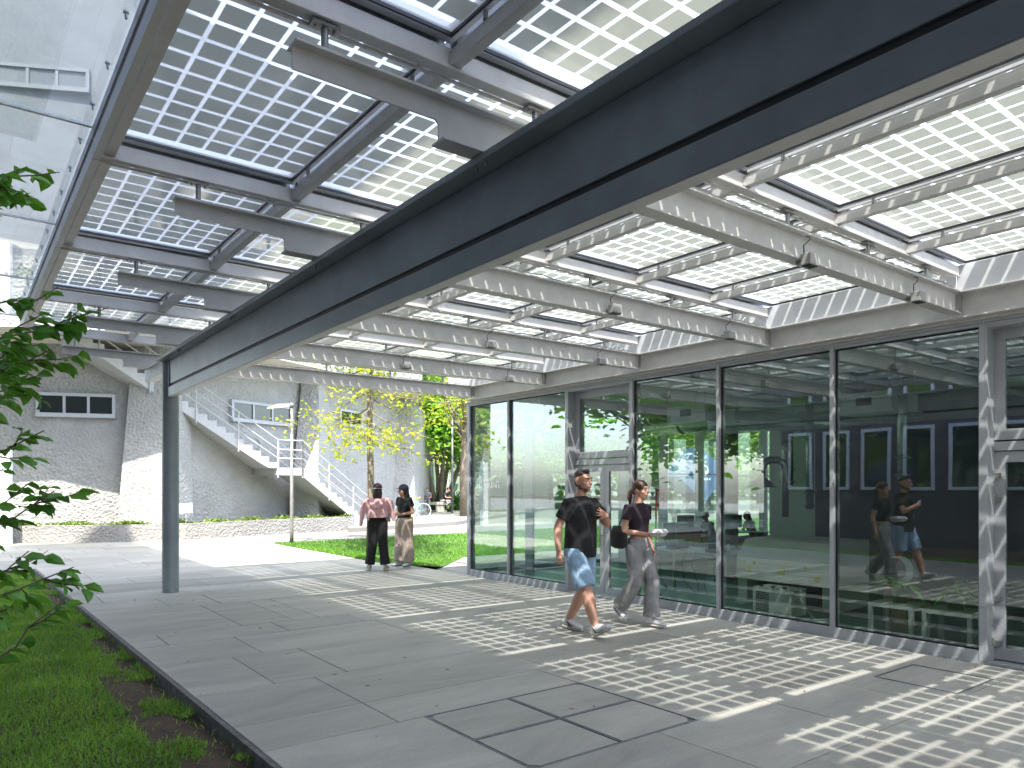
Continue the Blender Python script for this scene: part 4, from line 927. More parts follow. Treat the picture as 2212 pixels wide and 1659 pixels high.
def cloth(name,c,b=.5,sc=7,var=.12):
    m=mat(name,c,.85,var=var,scale=5); nt=m.node_tree; p=nt.nodes['Principled BSDF']; tc=node(nt,'TexCoord'); mp=node(nt,'Mapping'); mp.inputs['Scale'].default_value=(1,1,.45); nt.links.new(tc.outputs['Object'],mp.inputs[0])
    n=node(nt,'TexNoise'); n.inputs['Scale'].default_value=sc; n.inputs['Detail'].default_value=2.5; n.inputs['Distortion'].default_value=1.2; nt.links.new(mp.outputs[0],n.inputs[0])
    bu=node(nt,'Bump'); bu.inputs['Strength'].default_value=b; bu.inputs['Distance'].default_value=.06; nt.links.new(n.outputs['Fac'],bu.inputs['Height']); nt.links.new(bu.outputs[0],p.inputs['Normal']); return m
M['tee']=cloth('black_cotton',(.010,.010,.012)); M['plum']=cloth('dark_plum_cotton',(.022,.013,.022)); M['denim']=cloth('light_blue_denim',(.27,.40,.55),.6,9); M['greyj']=cloth('faded_grey_denim',(.30,.30,.305),.7,8,.2)
M['shoe']=mat('white_leather_shoe',(.62,.62,.64),.5,var=.05); M['sole']=mat('shoe_sole',(.48,.46,.42),.7,var=0); M['pink']=cloth('pink_fleece',(.72,.43,.43),.8,9); M['whitet']=cloth('white_cotton',(.60,.62,.66),.6,9); M['beige']=cloth('beige_linen',(.42,.34,.28),.7,5); M['blk']=cloth('black_trousers',(.012,.011,.012),.7,5)
M['creamshoe']=mat('cream_shoe',(.55,.46,.36),.6,var=.05); M['capbr']=mat('dark_brown_cap',(.05,.022,.028),.8,var=.1); M['capnv']=mat('dark_navy_cap',(.015,.018,.05),.8,var=.1); M['foam']=mat('white_foam_box',(.72,.72,.74),.5,var=0,transl=.2); M['silv']=cloth('striped_grey_shirt',(.25,.26,.30),.3)
def hand(g,w_,d,nrm,side,s=1.0,curl=.25,spread=.12):
    """w_: wrist, d: pointing direction, nrm: back-of-hand normal, side:+1/-1 where the thumb leaves"""
    w_=Vector(w_); d=Vector(d).normalized(); nrm=Vector(nrm); nrm=(nrm-d*nrm.dot(d)).normalized(); t=d.cross(nrm).normalized()*side
    g.tube([w_-d*.01,w_+d*.03*s,w_+d*.085*s],[(.018*s,.024*s),(.016*s,.038*s),(.014*s,.040*s)],12,up=nrm)
    for i,(o,L_) in enumerate(((.029,.070),(.010,.078),(-.010,.072),(-.029,.056))):
        b=w_+d*.080*s+t*o*s; a=spread*(1.5-i); dd=(d+t*a).normalized()
        p1=b+dd*L_*.42*s-nrm*curl*.010; p2=p1+(dd-nrm*curl*1.2).normalized()*L_*.32*s; p3=p2+(dd-nrm*curl*2.6).normalized()*L_*.26*s
        g.tube([b-dd*.02,b,p1,p2,p3],[.0085*s,.009*s,.0085*s,.008*s,.006*s],7)
    b=w_+d*.022*s+t*.026*s; p1=b+(d*.7+t*.75-nrm*.2).normalized()*.038*s; p2=p1+(d*.9+t*.35-nrm*.3).normalized()*.034*s
    g.tube([b-t*.012,b,p1,p2],[.010*s,.0115*s,.010*s,.007*s],7)
def head(g,c,rot,s=1.0,female=False):
    c=Vector(c); X=lambda x,y,z:c+rot@Vector((x*s,y*s,z*s))
    ell(g,c+rot@Vector((0,.012*s,.028*s)),(.076*s,.095*s,.092*s),rot); ell(g,X(0,-.018,-.03),(.062*s,.072*s,.082*s),rot)
    ell(g,X(0,-.052,-.088),(.030*s,.030*s,.024*s),rot); ell(g,X(0,-.02,-.07),(.050*s,.058*s,.042*s),rot)
    g.tube([X(0,-.084,.022),X(0,-.096,.0),X(0,-.112,-.020),X(0,-.098,-.032)],[.009*s,.011*s,.014*s,.010*s],8)
    ell(g,X(0,-.086,-.055),(.024*s,.012*s,.010*s),rot); ell(g,X(0,-.080,.036),(.052*s,.014*s,.012*s),rot)
    for k in (-1,1): ell(g,X(.074*k,.010,-.005),(.010*s,.018*s,.030*s),rot); ell(g,X(.040*k,-.058,-.022),(.024*s,.022*s,.022*s),rot)
def facebits(e,c,rot,s,skin,brow=None,smile=False):
    c=Vector(c); X=lambda x,y,z:c+rot@Vector((x*s,y*s,z*s))
    g=MB(); 
    for k in (-1,1): ell(g,X(.031*k,-.0815,.012),(.0135*s,.008*s,.0065*s),rot,10,6)
    g.build('eye',M['eyew'],e,smooth=True)
    g=MB(); 
    for k in (-1,1): ell(g,X(.032*k,-.0880,.012),(.006*s,.003*s,.006*s),rot,8,6)
    g.build('iris',M['iris'],e,smooth=True)
    g=MB()
    for k in (-1,1): g.tube([X(.014*k,-.094,.030),X(.032*k,-.092,.036),X(.052*k,-.078,.031)],[.003*s,.0042*s,.002*s],6)
    g.build('eyebrow',brow or M['hairb'],e,smooth=True)
    g=MB(); g.tube([X(-.024,-.088,-.054+.005*smile),X(0,-.100,-.056),X(.024,-.088,-.054+.005*smile)],[(.003,.003),(.0065,.005),(.003,.003)],8); g.build('lips',M['lip'],e,smooth=True)
def shoe(g,gs,a,d,s=1.0,pitch=0,w_=.047):
    """a: ankle point, d: toe direction (horizontal), pitch: toe raise angle"""
    a=Vector(a); d=Vector(d).normalized(); up=Vector((0,0,1)); side=d.cross(up)
    rot=Matrix.Rotation(pitch,3,side); D=rot@d; U=rot@up
    q=lambda f,u: a+D*f*s+U*u*s
    g.tube([q(-.065,-.045),q(-.03,-.02),q(.03,-.03),q(.10,-.048),q(.16,-.058),q(.185,-.062)],[(.035*s,.030*s),(.055*s,.036*s),(.045*s,.040*s),(.032*s,w_*s),(.026*s,.042*s),(.014*s,.024*s)],14,up=U)
    g.tube([q(-.01,-.03),q(-.012,.035)],[.044*s,.043*s],12)
    gs.tube([q(-.075,-.080),q(-.03,-.080),q(.06,-.081),q(.13,-.081),q(.192,-.078)],[(.014*s,.030*s),(.014*s,.040*s),(.014*s,.046*s),(.014*s,.048*s),(.012*s,.026*s)],14,up=U)
def shoes(e,m,ms,vox,*sp):
    for a in sp:
        g=MB(); gs=MB(); shoe(g,gs,*a); o=fuse(g,'shoe',m,vox,1,e); fuse(gs,'sole',ms,vox,1,o)
def lerp(a,b,t): return Vector(a).lerp(Vector(b),t)
FR=(0,-1,0)
def person(loc,rz,label,J,skin,vox=.0065,s=1.0,hr=0,ht=0,group=None):
    """J: joint dict in local metres, the figure faces local -Y"""
    e=empty('person',loc,R(rz),label,'person',group); rot=Matrix.Rotation(R(hr),3,'Z')@Matrix.Rotation(R(ht),3,'X')
    g=MB(); P=J['pelvis'];C_=J['chest'];N_=J['neck'];Hd=J['head']
    P,C_,N_,Hd=map(Vector,(P,C_,N_,Hd)); f=J.get('f',1.0)
    g.tube([P+Vector((0,0,-.08)),P,lerp(P,C_,.4),C_,lerp(C_,N_,.6),N_+Vector((0,0,-.02))],[(.10*f,.15*f),(.105*f,.16*f),(.09*f,.135*f),(.105*f,.165*f),(.085*f,.15*f),(.06,.09)],18,up=FR)
    g.tube([N_+Vector((0,0,-.05)),lerp(N_,Hd,.35),Hd+Vector((0,.015,-.04))],[(.058,.066),(.052,.054),(.05,.052)],12,up=FR)
    head(g,Hd,rot,J.get('hs',1.0))
    for k in ('l','r'):
        sh,el_,wr=(Vector(J[k+x]) for x in ('sh','el','wr')); 
        g.tube([sh+(sh-el_)*.12,sh,lerp(sh,el_,.35),lerp(sh,el_,.85),el_,lerp(el_,wr,.25),lerp(el_,wr,.7),wr],[(.045*f,.045*f),.055*f,.049*f,.041*f,.040*f,.041*f,.031*f,.026*f] if True else 0,12)
        hd_=J[k+'hand']; hand(g,wr,hd_[0],hd_[1],hd_[2],J.get('hands',1.0),*(hd_[3:]))
        hp,kn,an=(Vector(J[k+x]) for x in ('hip','kn','an'))
        g.tube([hp+Vector((0,0,.06)),hp,lerp(hp,kn,.5),lerp(hp,kn,.93),kn,lerp(kn,an,.3),lerp(kn,an,.75),an,an+Vector((0,0,-.03))],[.08*f,.09*f,.076*f,.060*f,.059*f,.064*f,.047*f,.039*f,.037*f],14)
    for q in J.get('fix',[]): q(g)
    b=fuse(g,'body',skin,vox,3,e)
    return e,rot
def shirt(e,J,m,vox,hem,top_w=.17,sleeve=.55,f=1.0,sl_r=.068,hem_r=(.125,.175),neck=True,name='shirt',wst=None):
    g=MB(); P,C_,N_=Vector(J['pelvis']),Vector(J['chest']),Vector(J['neck'])
    hz=Vector((P.x,P.y,hem)); mid=lerp(hz,C_,.5); w2=wst or (.115*f,.160*f)
    g.tube([hz,lerp(hz,C_,.15),mid,C_,lerp(C_,N_,.55),N_+Vector((0,0,-.03)),N_+Vector((0,.004,.0))],[hem_r,hem_r,w2,(.128*f,.185*f),(.108*f,.172*f),(.088,.125),(.072,.080)],20,up=FR)
    for k in ('l','r'):
        sh,el_=Vector(J[k+'sh']),Vector(J[k+'el']); g.tube([lerp(sh,N_,.35)+Vector((0,0,-.035)),sh+Vector((0,0,-.010)),lerp(sh,el_,sleeve*.6),lerp(sh,el_,sleeve)],[.074*f,.076*f,sl_r,sl_r*1.05],14)
    return fuse(g,name,m,vox,2,e)
def trousers(e,J,m,vox,waist,wr_=(.112,.155),thigh=.092,knee=.075,hem=.08,upto=1.0,name='trousers',f=1.0,drop=.0,calf=None):
    g=MB(); P=Vector(J['pelvis']); wz=Vector((P.x,P.y,waist))
    g.tube([wz,lerp(wz,P,.6),P+Vector((0,0,-.02)),P+Vector((0,0,-.10))],[wr_,(wr_[0]*1.04,wr_[1]*1.06),(wr_[0]*1.08,wr_[1]*1.12),(wr_[0]*.85,wr_[1]*.9)],20,up=FR)
    for k in ('l','r'):
        hp,kn,an=(Vector(J[k+x]) for x in ('hip','kn','an')); an=an+Vector((0,0,-drop))
        if upto<1: g.tube([hp+Vector((0,0,.05)),hp,lerp(hp,kn,upto*.6),lerp(hp,kn,upto)],[thigh,thigh*1.05,thigh*1.0,thigh*1.02],16)
        else: g.tube([hp+Vector((0,0,.05)),hp,lerp(hp,kn,.5),kn,lerp(kn,an,.5),lerp(kn,an,.97)],[thigh,thigh*1.05,(thigh+knee)/2,knee,calf or (knee+hem)/2,hem],16)
    return fuse(g,name,m,vox,2,e)
# --- man in black T-shirt and denim shorts
J=dict(pelvis=(0,.02,.93),chest=(.0,-.0,1.28),neck=(0,.01,1.49),head=(.01,-.02,1.655),f=1.1,hs=1.06,
 rsh=(-.180,.02,1.415),rel=(-.265,.10,1.15),rwr=(-.315,.03,.915),rhand=((-.05,-.15,-1),(-1,-.1,.0),-1,.5,.10),
 lsh=(.180,.0,1.415),lel=(.275,-.13,1.18),lwr=(.105,-.262,1.29),lhand=((-.93,-.04,.34),(-.10,-1,.05),-1,.10,.18),
 rhip=(-.095,.01,.89),rkn=(-.085,-.155,.50),ran=(-.07,-.27,.125),lhip=(.095,.02,.89),lkn=(.09,.035,.49),lan=(.08,.27,.115))
e,rot=person((5.42,5.87,0),3,'walking man in black T-shirt and light denim shorts with one hand on his chest',J,M['skin'])
shirt(e,J,M['tee'],.009,.84,sleeve=.62,f=1.06,sl_r=.074,hem_r=(.150,.205),wst=(.150,.200)); trousers(e,J,M['denim'],.009,.96,(.130,.180),thigh=.112,upto=.93,name='shorts')
shoes(e,M['shoe'],M['sole'],.006,(J['ran'],(.10,-1,0),1.08,R(28)),(J['lan'],(.05,-1,0),1.08,R(-4)))
g=MB()
for (a,dz) in ((Vector(J['lan']),-.03),(Vector(J['ran']),-.02)):
    for k in (-1,):
        g.tube([a+Vector((k*.050,-.115,dz-.022)),a+Vector((k*.056,-.06,dz-.030)),a+Vector((k*.050,-.035,dz-.008)),a+Vector((k*.048,.0,dz+.018))],[.002,.010,.008,.002],6)
g.build('shoe_marking',M['iris'],e,smooth=True)
H_=Vector(J['head']); g=MB(); ell(g,H_+rot@Vector((0,.022,.060)),(.080,.098,.078),rot); ell(g,H_+rot@Vector((0,-.030,.108)),(.050,.050,.028),rot); ell(g,H_+rot@Vector((0,.058,.0)),(.066,.052,.07),rot); fuse(g,'hair',M['hairb'],.007,2,e)
g=MB(); ell(g,H_+rot@Vector((0,.000,-.060)),(.0715,.060,.044),rot); ell(g,H_+rot@Vector((0,-.050,-.090)),(.040,.036,.030),rot); ell(g,H_+rot@Vector((0,-.028,-.074)),(.056,.056,.034),rot); fuse(g,'beard',M['beard'],.006,2,e)
facebits(e,H_,rot,1.04,M['skin'])
# --- woman with plum top, grey jeans
J=dict(pelvis=(0,.0,.94),chest=(0,-.01,1.24),neck=(0,.0,1.405),head=(.02,-.025,1.555),f=.86,hs=.97,hands=.9,
 rsh=(-.150,.02,1.355),rel=(-.215,.03,1.09),rwr=(-.06,-.19,1.06),rhand=((.85,-.42,.02),(-.3,-.9,-.1),1,.6,.05),
 lsh=(.150,-.0,1.355),lel=(.205,.05,1.10),lwr=(.235,-.01,.875),lhand=((.05,-.1,-1),(1,-.1,0),1,.4,.10),
 rhip=(-.085,.0,.89),rkn=(-.07,-.02,.50),ran=(-.05,.23,.20),lhip=(.085,-.0,.89),lkn=(.07,-.15,.50),lan=(.03,-.17,.105))
e,rot=person((6.27,5.83,0),3,'walking woman in dark plum top and grey jeans carrying a white takeaway box',J,M['skin'],hr=6)
shirt(e,J,M['plum'],.008,1.04,sleeve=.52,f=.85,sl_r=.058,hem_r=(.100,.135),wst=(.098,.132)); trousers(e,J,M['greyj'],.009,1.01,(.103,.140),thigh=.092,knee=.085,hem=.100,calf=.090)
shoes(e,M['shoe'],M['sole'],.006,(J['ran'],(-.05,-1,0),.95,R(-38)),(J['lan'],(.15,-1,0),.95,0))
H_=Vector(J['head']); g=MB(); ell(g,H_+rot@Vector((0,.016,.040)),(.080,.098,.088),rot); ell(g,H_+rot@Vector((0,.07,-.01)),(.05,.05,.05),rot); g.tube([H_+rot@Vector((0,.105,.02)),H_+rot@Vector((0,.145,-.02)),H_+rot@Vector((-.01,.15,-.10)),H_+rot@Vector((-.01,.14,-.19))],[.02,.03,.026,.008],10); fuse(g,'hair',M['hairl'],.007,2,e)
facebits(e,H_,rot,.97,M['skin'],M['hairl'])
def bag(loc,rz):
    e=empty('shoulder_bag',loc,R(rz),'small black shoulder bag at the hip of the woman in grey jeans','bag')
    g=MB(); g.tube([(0,0,-.13),(0,0,-.10),(0,0,.06),(0,0,.13)],[(.03,.06),(.06,.12),(.06,.12),(.03,.08)],16,up=(1,0,0)); fuse(g,'body',M['blackcloth'],.01,2,e)
    g=MB(); g.tube([(0,.0,.12),(.03,-.04,.25),(.07,-.085,.365)],.008,6); g.build('strap',M['blackcloth'],e); return e
bag((6.27-.215,5.83+.10,1.02),3)
e=empty('takeaway_box',(6.27+.035,5.83-.275,1.075),R(20),'white foam takeaway box held by the woman in grey jeans','food box')
g=MB(); q=lambda a,b,z:[(-a,-b,z),(a,-b,z),(a,b,z),(-a,b,z)]
g.add(q(.075,.06,-.035)+q(.098,.08,.004),[(3,2,1,0),(0,1,5,4),(1,2,6,5),(2,3,7,6),(3,0,4,7),(4,5,6,7)]); g.build('base',M['foam'],e,bevel=.006)
g=MB(); g.add(q(.102,.084,.005)+q(.102,.084,.010)+q(.078,.062,.045),[(3,2,1,0),(0,1,5,4),(1,2,6,5),(2,3,7,6),(3,0,4,7),(4,5,9,8),(5,6,10,9),(6,7,11,10),(7,4,8,11),(8,9,10,11)]); g.build('lid',M['foam'],e,bevel=.006)
# --- two women standing
def std(**k):
    J=dict(pelvis=(0,.0,.95),chest=(0,0,1.24),neck=(0,.0,1.39),head=(.0,-.02,1.53),f=.84,hs=.97,hands=.9,
     rsh=(-.155,.0,1.345),rel=(-.215,.03,1.09),rwr=(-.20,-.05,.86),rhand=((0,-.1,-1),(-1,0,0),-1,.4,.08),
     lsh=(.155,.0,1.345),lel=(.215,.03,1.09),lwr=(.20,-.05,.86),lhand=((0,-.1,-1),(1,0,0),1,.4,.08),
     rhip=(-.085,.0,.90),rkn=(-.10,-.01,.50),ran=(-.12,.02,.11),lhip=(.085,.0,.90),lkn=(.10,-.01,.50),lan=(.12,.02,.11)); J.update(k); return J
J=std(lel=(.20,-.12,1.12),lwr=(.10,-.28,1.15),lhand=((-.3,-.8,.2),(.5,-.1,.9),1,.4,.08),rel=(-.20,-.12,1.12),rwr=(-.10,-.28,1.15),rhand=((.3,-.8,.2),(-.5,-.1,.9),-1,.4,.08),lan=(.15,.0,.11),ran=(-.15,.04,.11))
e,rot=person((6.40,12.62,0),146,'woman seen from behind with a pink hoodie over her shoulders and black trousers',J,M['skin'],.011)
shirt(e,J,M['whitet'],.012,1.03,sleeve=.6,f=.86,sl_r=.06,hem_r=(.112,.150),name='white_top'); trousers(e,J,M['blk'],.012,1.02,(.112,.150),thigh=.105,knee=.09,hem=.098,calf=.088)
shoes(e,M['creamshoe'],M['sole'],.01,(J['ran'],(-.15,-1,0),.95),(J['lan'],(.5,-1,0),.95))
g=MB() # hoodie draped like a cape, empty sleeves hanging
g.tube([(0,.03,1.02),(0,.035,1.10),(0,.02,1.22),(0,.01,1.32),(0,.01,1.40)],[(.155,.205),(.155,.215),(.145,.225),(.125,.20),(.07,.09)],22,up=FR)
for k in (-1,1): g.tube([(k*.15,.02,1.36),(k*.245,.03,1.28),(k*.285,.03,1.08),(k*.315,.03,.90+(.05 if k<0 else -.05))],[(.06,.06),(.062,.075),(.05,.055),(.03,.035)],12)
fuse(g,'hoodie',M['pink'],.011,2,e)
g=MB(); g.tube([(-.13,.10,1.40),(-.10,.17,1.27),(0,.20,1.19),(.10,.17,1.27),(.13,.10,1.40)],[.020,.038,.044,.038,.020],10); ell(g,(0,.145,1.29),(.105,.045,.085)); fuse(g,'hood',M['pink'],.009,2,e)
H_=Vector(J['head']); g=MB(); ell(g,H_+Vector((0,.02,.03)),(.085,.10,.09)); g.tube([H_+Vector((0,.04,.03)),H_+Vector((0,.065,-.06)),H_+Vector((0,.085,-.15)),H_+Vector((0,.09,-.19))],[(.06,.08),(.06,.095),(.04,.085),(.02,.05)],14,up=FR); fuse(g,'hair',M['hairb'],.01,2,e)
def cap(e,c,rot,m,brim=1):
    g=MB(); c=Vector(c); ell(g,c+rot@Vector((0,.012,.062)),(.089,.104,.078),rot); 
    o=fuse(g,'cap',m,.008,1,e)
    g=MB(); pts_=[rot@Vector((x,y,z)) for x,y,z in ((-.07,-.075,.055),(-.055,-.135,.048),(0,-.165,.046),(.055,-.135,.048),(.07,-.075,.055))]
    g.prism([tuple(c+p) for p in pts_],(0,0,.006)); g.build('brim',m,e)
cap(e,H_,rot,M['capbr']); g=MB(); g.tube([H_+Vector((.09*math.cos(a),.012+.106*math.sin(a),.035)) for a in [math.pi*i/12 for i in range(13)]],.006,6); g.build('cap_strap',M['tyre'],e)
J=std(pelvis=(0,0,.94),head=(.0,-.03,1.51),neck=(0,0,1.37),rel=(-.20,.02,1.11),rwr=(-.10,-.17,1.02),rhand=((.5,-.8,.1),(-.4,-.5,.5),-1,.6,.08),lel=(.235,.02,1.09),lwr=(.12,-.20,1.05),lhand=((-.75,-.6,.08),(.3,-.8,.4),1,.5,.08),lan=(.10,.03,.11),ran=(-.09,-.05,.11))
e,rot=person((7.10,12.85,0),-78,'woman in dark cap, black top and wide beige trousers facing her friend',J,M['skin2'],.011,hr=-12)
shirt(e,J,M['tee'],.012,.99,sleeve=.55,f=.9,sl_r=.064,hem_r=(.118,.158)); trousers(e,J,M['beige'],.012,1.0,(.120,.158),thigh=.118,knee=.118,hem=.122,calf=.122)
shoes(e,M['shoe'],M['iris'],.01,(J['ran'],(-.1,-1,0),.95),(J['lan'],(.3,-1,0),.95))
H_=Vector(J['head']); g=MB(); ell(g,H_+rot@Vector((0,.022,.03)),(.083,.098,.09),rot)
for k in (-1,1): g.tube([H_+rot@Vector((k*.05,.03,.0)),H_+rot@Vector((k*.07,.03,-.10)),H_+rot@Vector((k*.085,.0,-.20)),H_+rot@Vector((k*.08,-.04,-.33))],[.04,.045,.035,.012],10)
g.tube([H_+Vector((0,.06,.02)),H_+Vector((0,.09,-.10)),H_+Vector((0,.10,-.28)),H_+Vector((0,.10,-.36))],[(.05,.07),(.05,.09),(.03,.09),(.01,.05)],12,up=FR); fuse(g,'hair',M['hairb'],.01,2,e)
cap(e,H_,rot,M['capnv']); facebits(e,H_,rot,.97,M['skin2'],smile=True)
g=MB(); 
for k in (-1,1): g.tube([H_+rot@Vector((k*.031+.019*math.cos(a),-.100,.012+.016*math.sin(a))) for a in [2*math.pi*i/12 for i in range(13)]],.002,4,cap=False)
g.build('glasses',M['galvd'],e)
g=MB(); g.tube([(.12*math.sin(a)*1.28,-.12*math.cos(a),.985) for a in [2*math.pi*i/20 for i in range(21)]],[(.013,.006)]*21,6,cap=False,up=(0,0,1)); g.build('belt',M['blackcloth'],e)
g=MB(); ell(g,(.165,.03,.955),(.035,.05,.055)); g.build('waist_pouch',M['yel'],e,smooth=True)
e2=empty('notebook_holder',(7.10-.33,12.85+.055,1.02),R(-78),'small see-through folder with yellow edge held by the woman in beige trousers','folder')
MB().box(-.07,.07,-.012,.004,-.10,.12).build('cover',mat('dark_folder_cover',(.06,.09,.12),.2,var=.3,scale=30),e2,bevel=.004); MB().box(-.074,.074,-.009,.001,-.125,-.10).build('edge',M['yel'],e2)
# --- seated people (bench outside, desk inside)
def seated(loc,rz,label,top,leg,hair,sk,long=False,vox=.016,lean=.08,zseat=.45,group=None,capm=None):
    z=zseat
    J=dict(pelvis=(0,.0,z+.10),chest=(0,-.06-lean,z+.40),neck=(0,-.09-lean*1.4,z+.57),head=(0,-.13-lean*1.6,z+.71),f=.92,hs=1.0,
     rsh=(-.17,-.08-lean,z+.52),rel=(-.22,-.18-lean,z+.27),rwr=(-.08,-.36-lean,z+.26),rhand=((.4,-.8,0),(0,0,1),-1,.4,.08),
     lsh=(.17,-.08-lean,z+.52),lel=(.22,-.18-lean,z+.27),lwr=(.08,-.36-lean,z+.26),lhand=((-.4,-.8,0),(0,0,1),1,.4,.08),
     rhip=(-.09,-.02,z+.08),rkn=(-.11,-.42,z+.07),ran=(-.11,-.42,z-.34),lhip=(.09,-.02,z+.08),lkn=(.11,-.42,z+.07),lan=(.11,-.42,z-.34))
    e,rot=person(loc,rz,label,J,sk,vox,group=group)
    shirt(e,J,top,vox,z+.10,sleeve=.6,f=.95); g=MB(); 
    g.tube([(0,0,z+.15),(0,0,z+.02)],[(.12,.165),(.13,.175)],16,up=FR)
    for k in ('l','r'): g.tube([J[k+'hip'],J[k+'kn'],J[k+'an']],[.09,.075,.06],12)
    fuse(g,'trousers',leg,vox,1,e); shoes(e,M['shoe'],M['sole'],vox,(J['lan'],(0,-1,0)),(J['ran'],(0,-1,0)))
    H_=Vector(J['head']); g=MB(); ell(g,H_+Vector((0,.02,.035)),(.085,.10,.09))
    if long: g.tube([H_+Vector((0,.05,.02)),H_+Vector((0,.09,-.12)),H_+Vector((0,.10,-.34))],[(.06,.08),(.06,.10),(.02,.07)],12,up=FR)
    else: ell(g,H_+Vector((0,.06,.07)),(.05,.05,.05))
    fuse(g,'hair',hair,vox*.8,1,e)
    if capm: cap(e,H_,rot,capm)
    return e
bxx,byy=A(940,42); fo=Vector((F_[0],F_[1],0)); ri=Vector((R_[0],R_[1],0)); bc=Vector((bxx,byy,.15))
p=bc-ri*.45; seated((p.x,p.y,p.z+.11),-YAW+5,'person in a striped grey shirt sitting on the stone bench behind the bicycle',M['silv'],M['greyj'],M['hairb'],M['skin'])
p=bc+ri*.42; seated((p.x,p.y,p.z+.11),-YAW+62,'person in navy T-shirt and cap bending forward on the stone bench',M['navy'],M['greyj'],M['hairb'],M['skin'],lean=.18,capm=M['iris'])
x,y=A(1541,20); seated((x,y,LOW+.02),-YAW-70,'person with hair in a bun sitting at a desk inside the pavilion',M['navy'],M['blk'],M['hairb'],M['skin2'],vox=.014)
x,y=A(1631,20.5); seated((x,y,LOW+.02),-YAW-80,'person with long dark hair sitting at a desk inside the pavilion',M['silv'],M['blk'],M['hairb'],M['skin2'],long=True,vox=.014)
# ---------------------------------------------------------------- things inside the pavilion
FL=LOW+.02
M['wtab']=mat('white_laminate',(.66,.68,.66),.4,var=.02); M['mach']=mat('machine_white_paint',(.74,.77,.74),.4,var=.03); M['dk']=mat('dark_plastic',(.02,.022,.022),.4,var=.1); M['red']=mat('red_paint',(.55,.02,.02),.4,var=.05); M['ylab']=mat('yellow_warning_label',(.75,.68,.05),.5,var=0); M['duct']=mat('spiral_duct_metal',(.50,.55,.53),.25,metal=.85,var=.08,scale=12); M['pot']=mat('olive_plant_pot',(.13,.17,.07),.5,var=.1); M['wood']=mat('plywood',(.38,.26,.12),.6,var=.12,scale=6)
def table(x,y,w_,d_,h,label,m,rz=0,leg=.05,top=.05,grp=None):
    e=empty('side_table' if h<.6 else 'workbench',(x,y,FL),R(rz),label,'table',grp)
    MB().box(-w_/2,w_/2,-d_/2,d_/2,h-top,h).build('table_top',m,e,bevel=.003)
    for a in (-1,1):
        for b in (-1,1): MB().box(a*(w_/2-leg/2)-leg/2,a*(w_/2-leg/2)+leg/2,b*(d_/2-leg/2)-leg/2,b*(d_/2-leg/2)+leg/2,0,h-top-.0005).build('leg',m,e)
    return e
table(9.78,4.52,.52,.56,.46,'white side table behind the glass carrying the leafy plant nearer the machine',M['wtab'])
table(9.78,3.85,.52,.56,.46,'white side table behind the glass next to the door side mullion',M['wtab'])
rg=np.random.default_rng(8)
def potplant(x,y,z,label,seed):
    rg=np.random.default_rng(seed); e=empty('potted_plant',(x,y,z),0,label,'plant')
    MB().tube([(0,0,0),(0,0,.19),(0,0,.21)],[.085,.125,.13],20).build('pot',M['pot'],e,smooth=False)
    g=MB()
    for i in range(26):
        a=rg.uniform(0,6.28); L_=rg.uniform(.28,.55); el=rg.uniform(.2,1.2); d=Vector((math.cos(a),math.sin(a),0)); s=Vector((-d.y,d.x,0)); w_=rg.uniform(.018,.03)
        pts_=[]
        for k in range(7):
            t=k/6; p=d*(L_*t*math.cos(el*.5))+Vector((0,0,.2+L_*(math.sin(el)*t-(.9)*t*t*.8))); ww=w_*math.sin(math.pi*(.08+.92*t))**.7 if t<1 else .001; pts_.append((p,ww))
        n0=len(g.v); vs=[]; 
        for p,ww in pts_: vs+= [tuple(p-s*ww),tuple(p+s*ww)]
        g.add(vs,[(2*k,2*k+1,2*k+3,2*k+2) for k in range(6)])
    g.build('foliage',M['gleaf'],e); return e
potplant(9.78,4.50,FL+.461,'broad potted plant with long drooping leaves on the first white side table',3)
potplant(9.78,3.85,FL+.461,'smaller potted plant on the side table nearest the door',9)
# crescent ornament
e=empty('crescent_ornament',(10.7,4.95,FL),0,'pale crescent moon ornament standing on a wooden block inside the glass','ornament')
g=MB(); pts_=[(0,.20*math.cos(a),.20*math.sin(a)) for a in [R(60+240*i/16) for i in range(17)]]+[(0,.06+.17*math.cos(a)*.95,.17*math.sin(a)) for a in [R(290-220*i/14) for i in range(15)]]
g.prism([(p[0],p[1],p[2]+.78) for p in pts_],(.03,0,0)); g.build('crescent',M['wtab'],e); MB().box(-.12,.15,-.16,.16,0,.565).build('block',M['wood'],e)
# laser cutter
e=empty('laser_cutter',(11.1,6.72,FL),0,'large white laser cutter with yellow warning labels behind the second large pane','machine')
g=MB(); prof=[(-.55,.42),(-.55,.78),(-.30,1.08),(.6,1.12),(.6,.42)]
g.prism([(x,-.85,z) for x,z in prof],(0,1.7,0)); g.build('housing',M['mach'],e,bevel=.02)
for a in (-.85,.67): 
    MB().box(-.5,.58,a,a+.18,.05,.419).build('leg',M['mach'],e)
MB().box(-.2,.56,-.66,.66,.06,.40).build('undertray',M['dk'],e)
for (y0,z0,w_,h_) in ((.62,.60,.12,.09),(.50,.70,.05,.05),(.0,.60,.13,.10),(-.42,.70,.06,.05),(-.62,.55,.12,.09),(.70,.70,.06,.06)): MB().box(-.556,-.551,y0-w_/2,y0+w_/2,z0-h_/2,z0+h_/2).build('warning_label',M['ylab'],e)
MB().box(-.32,-.28,-.5,.5,1.0,1.03).build('handle',M['galvd'],e)
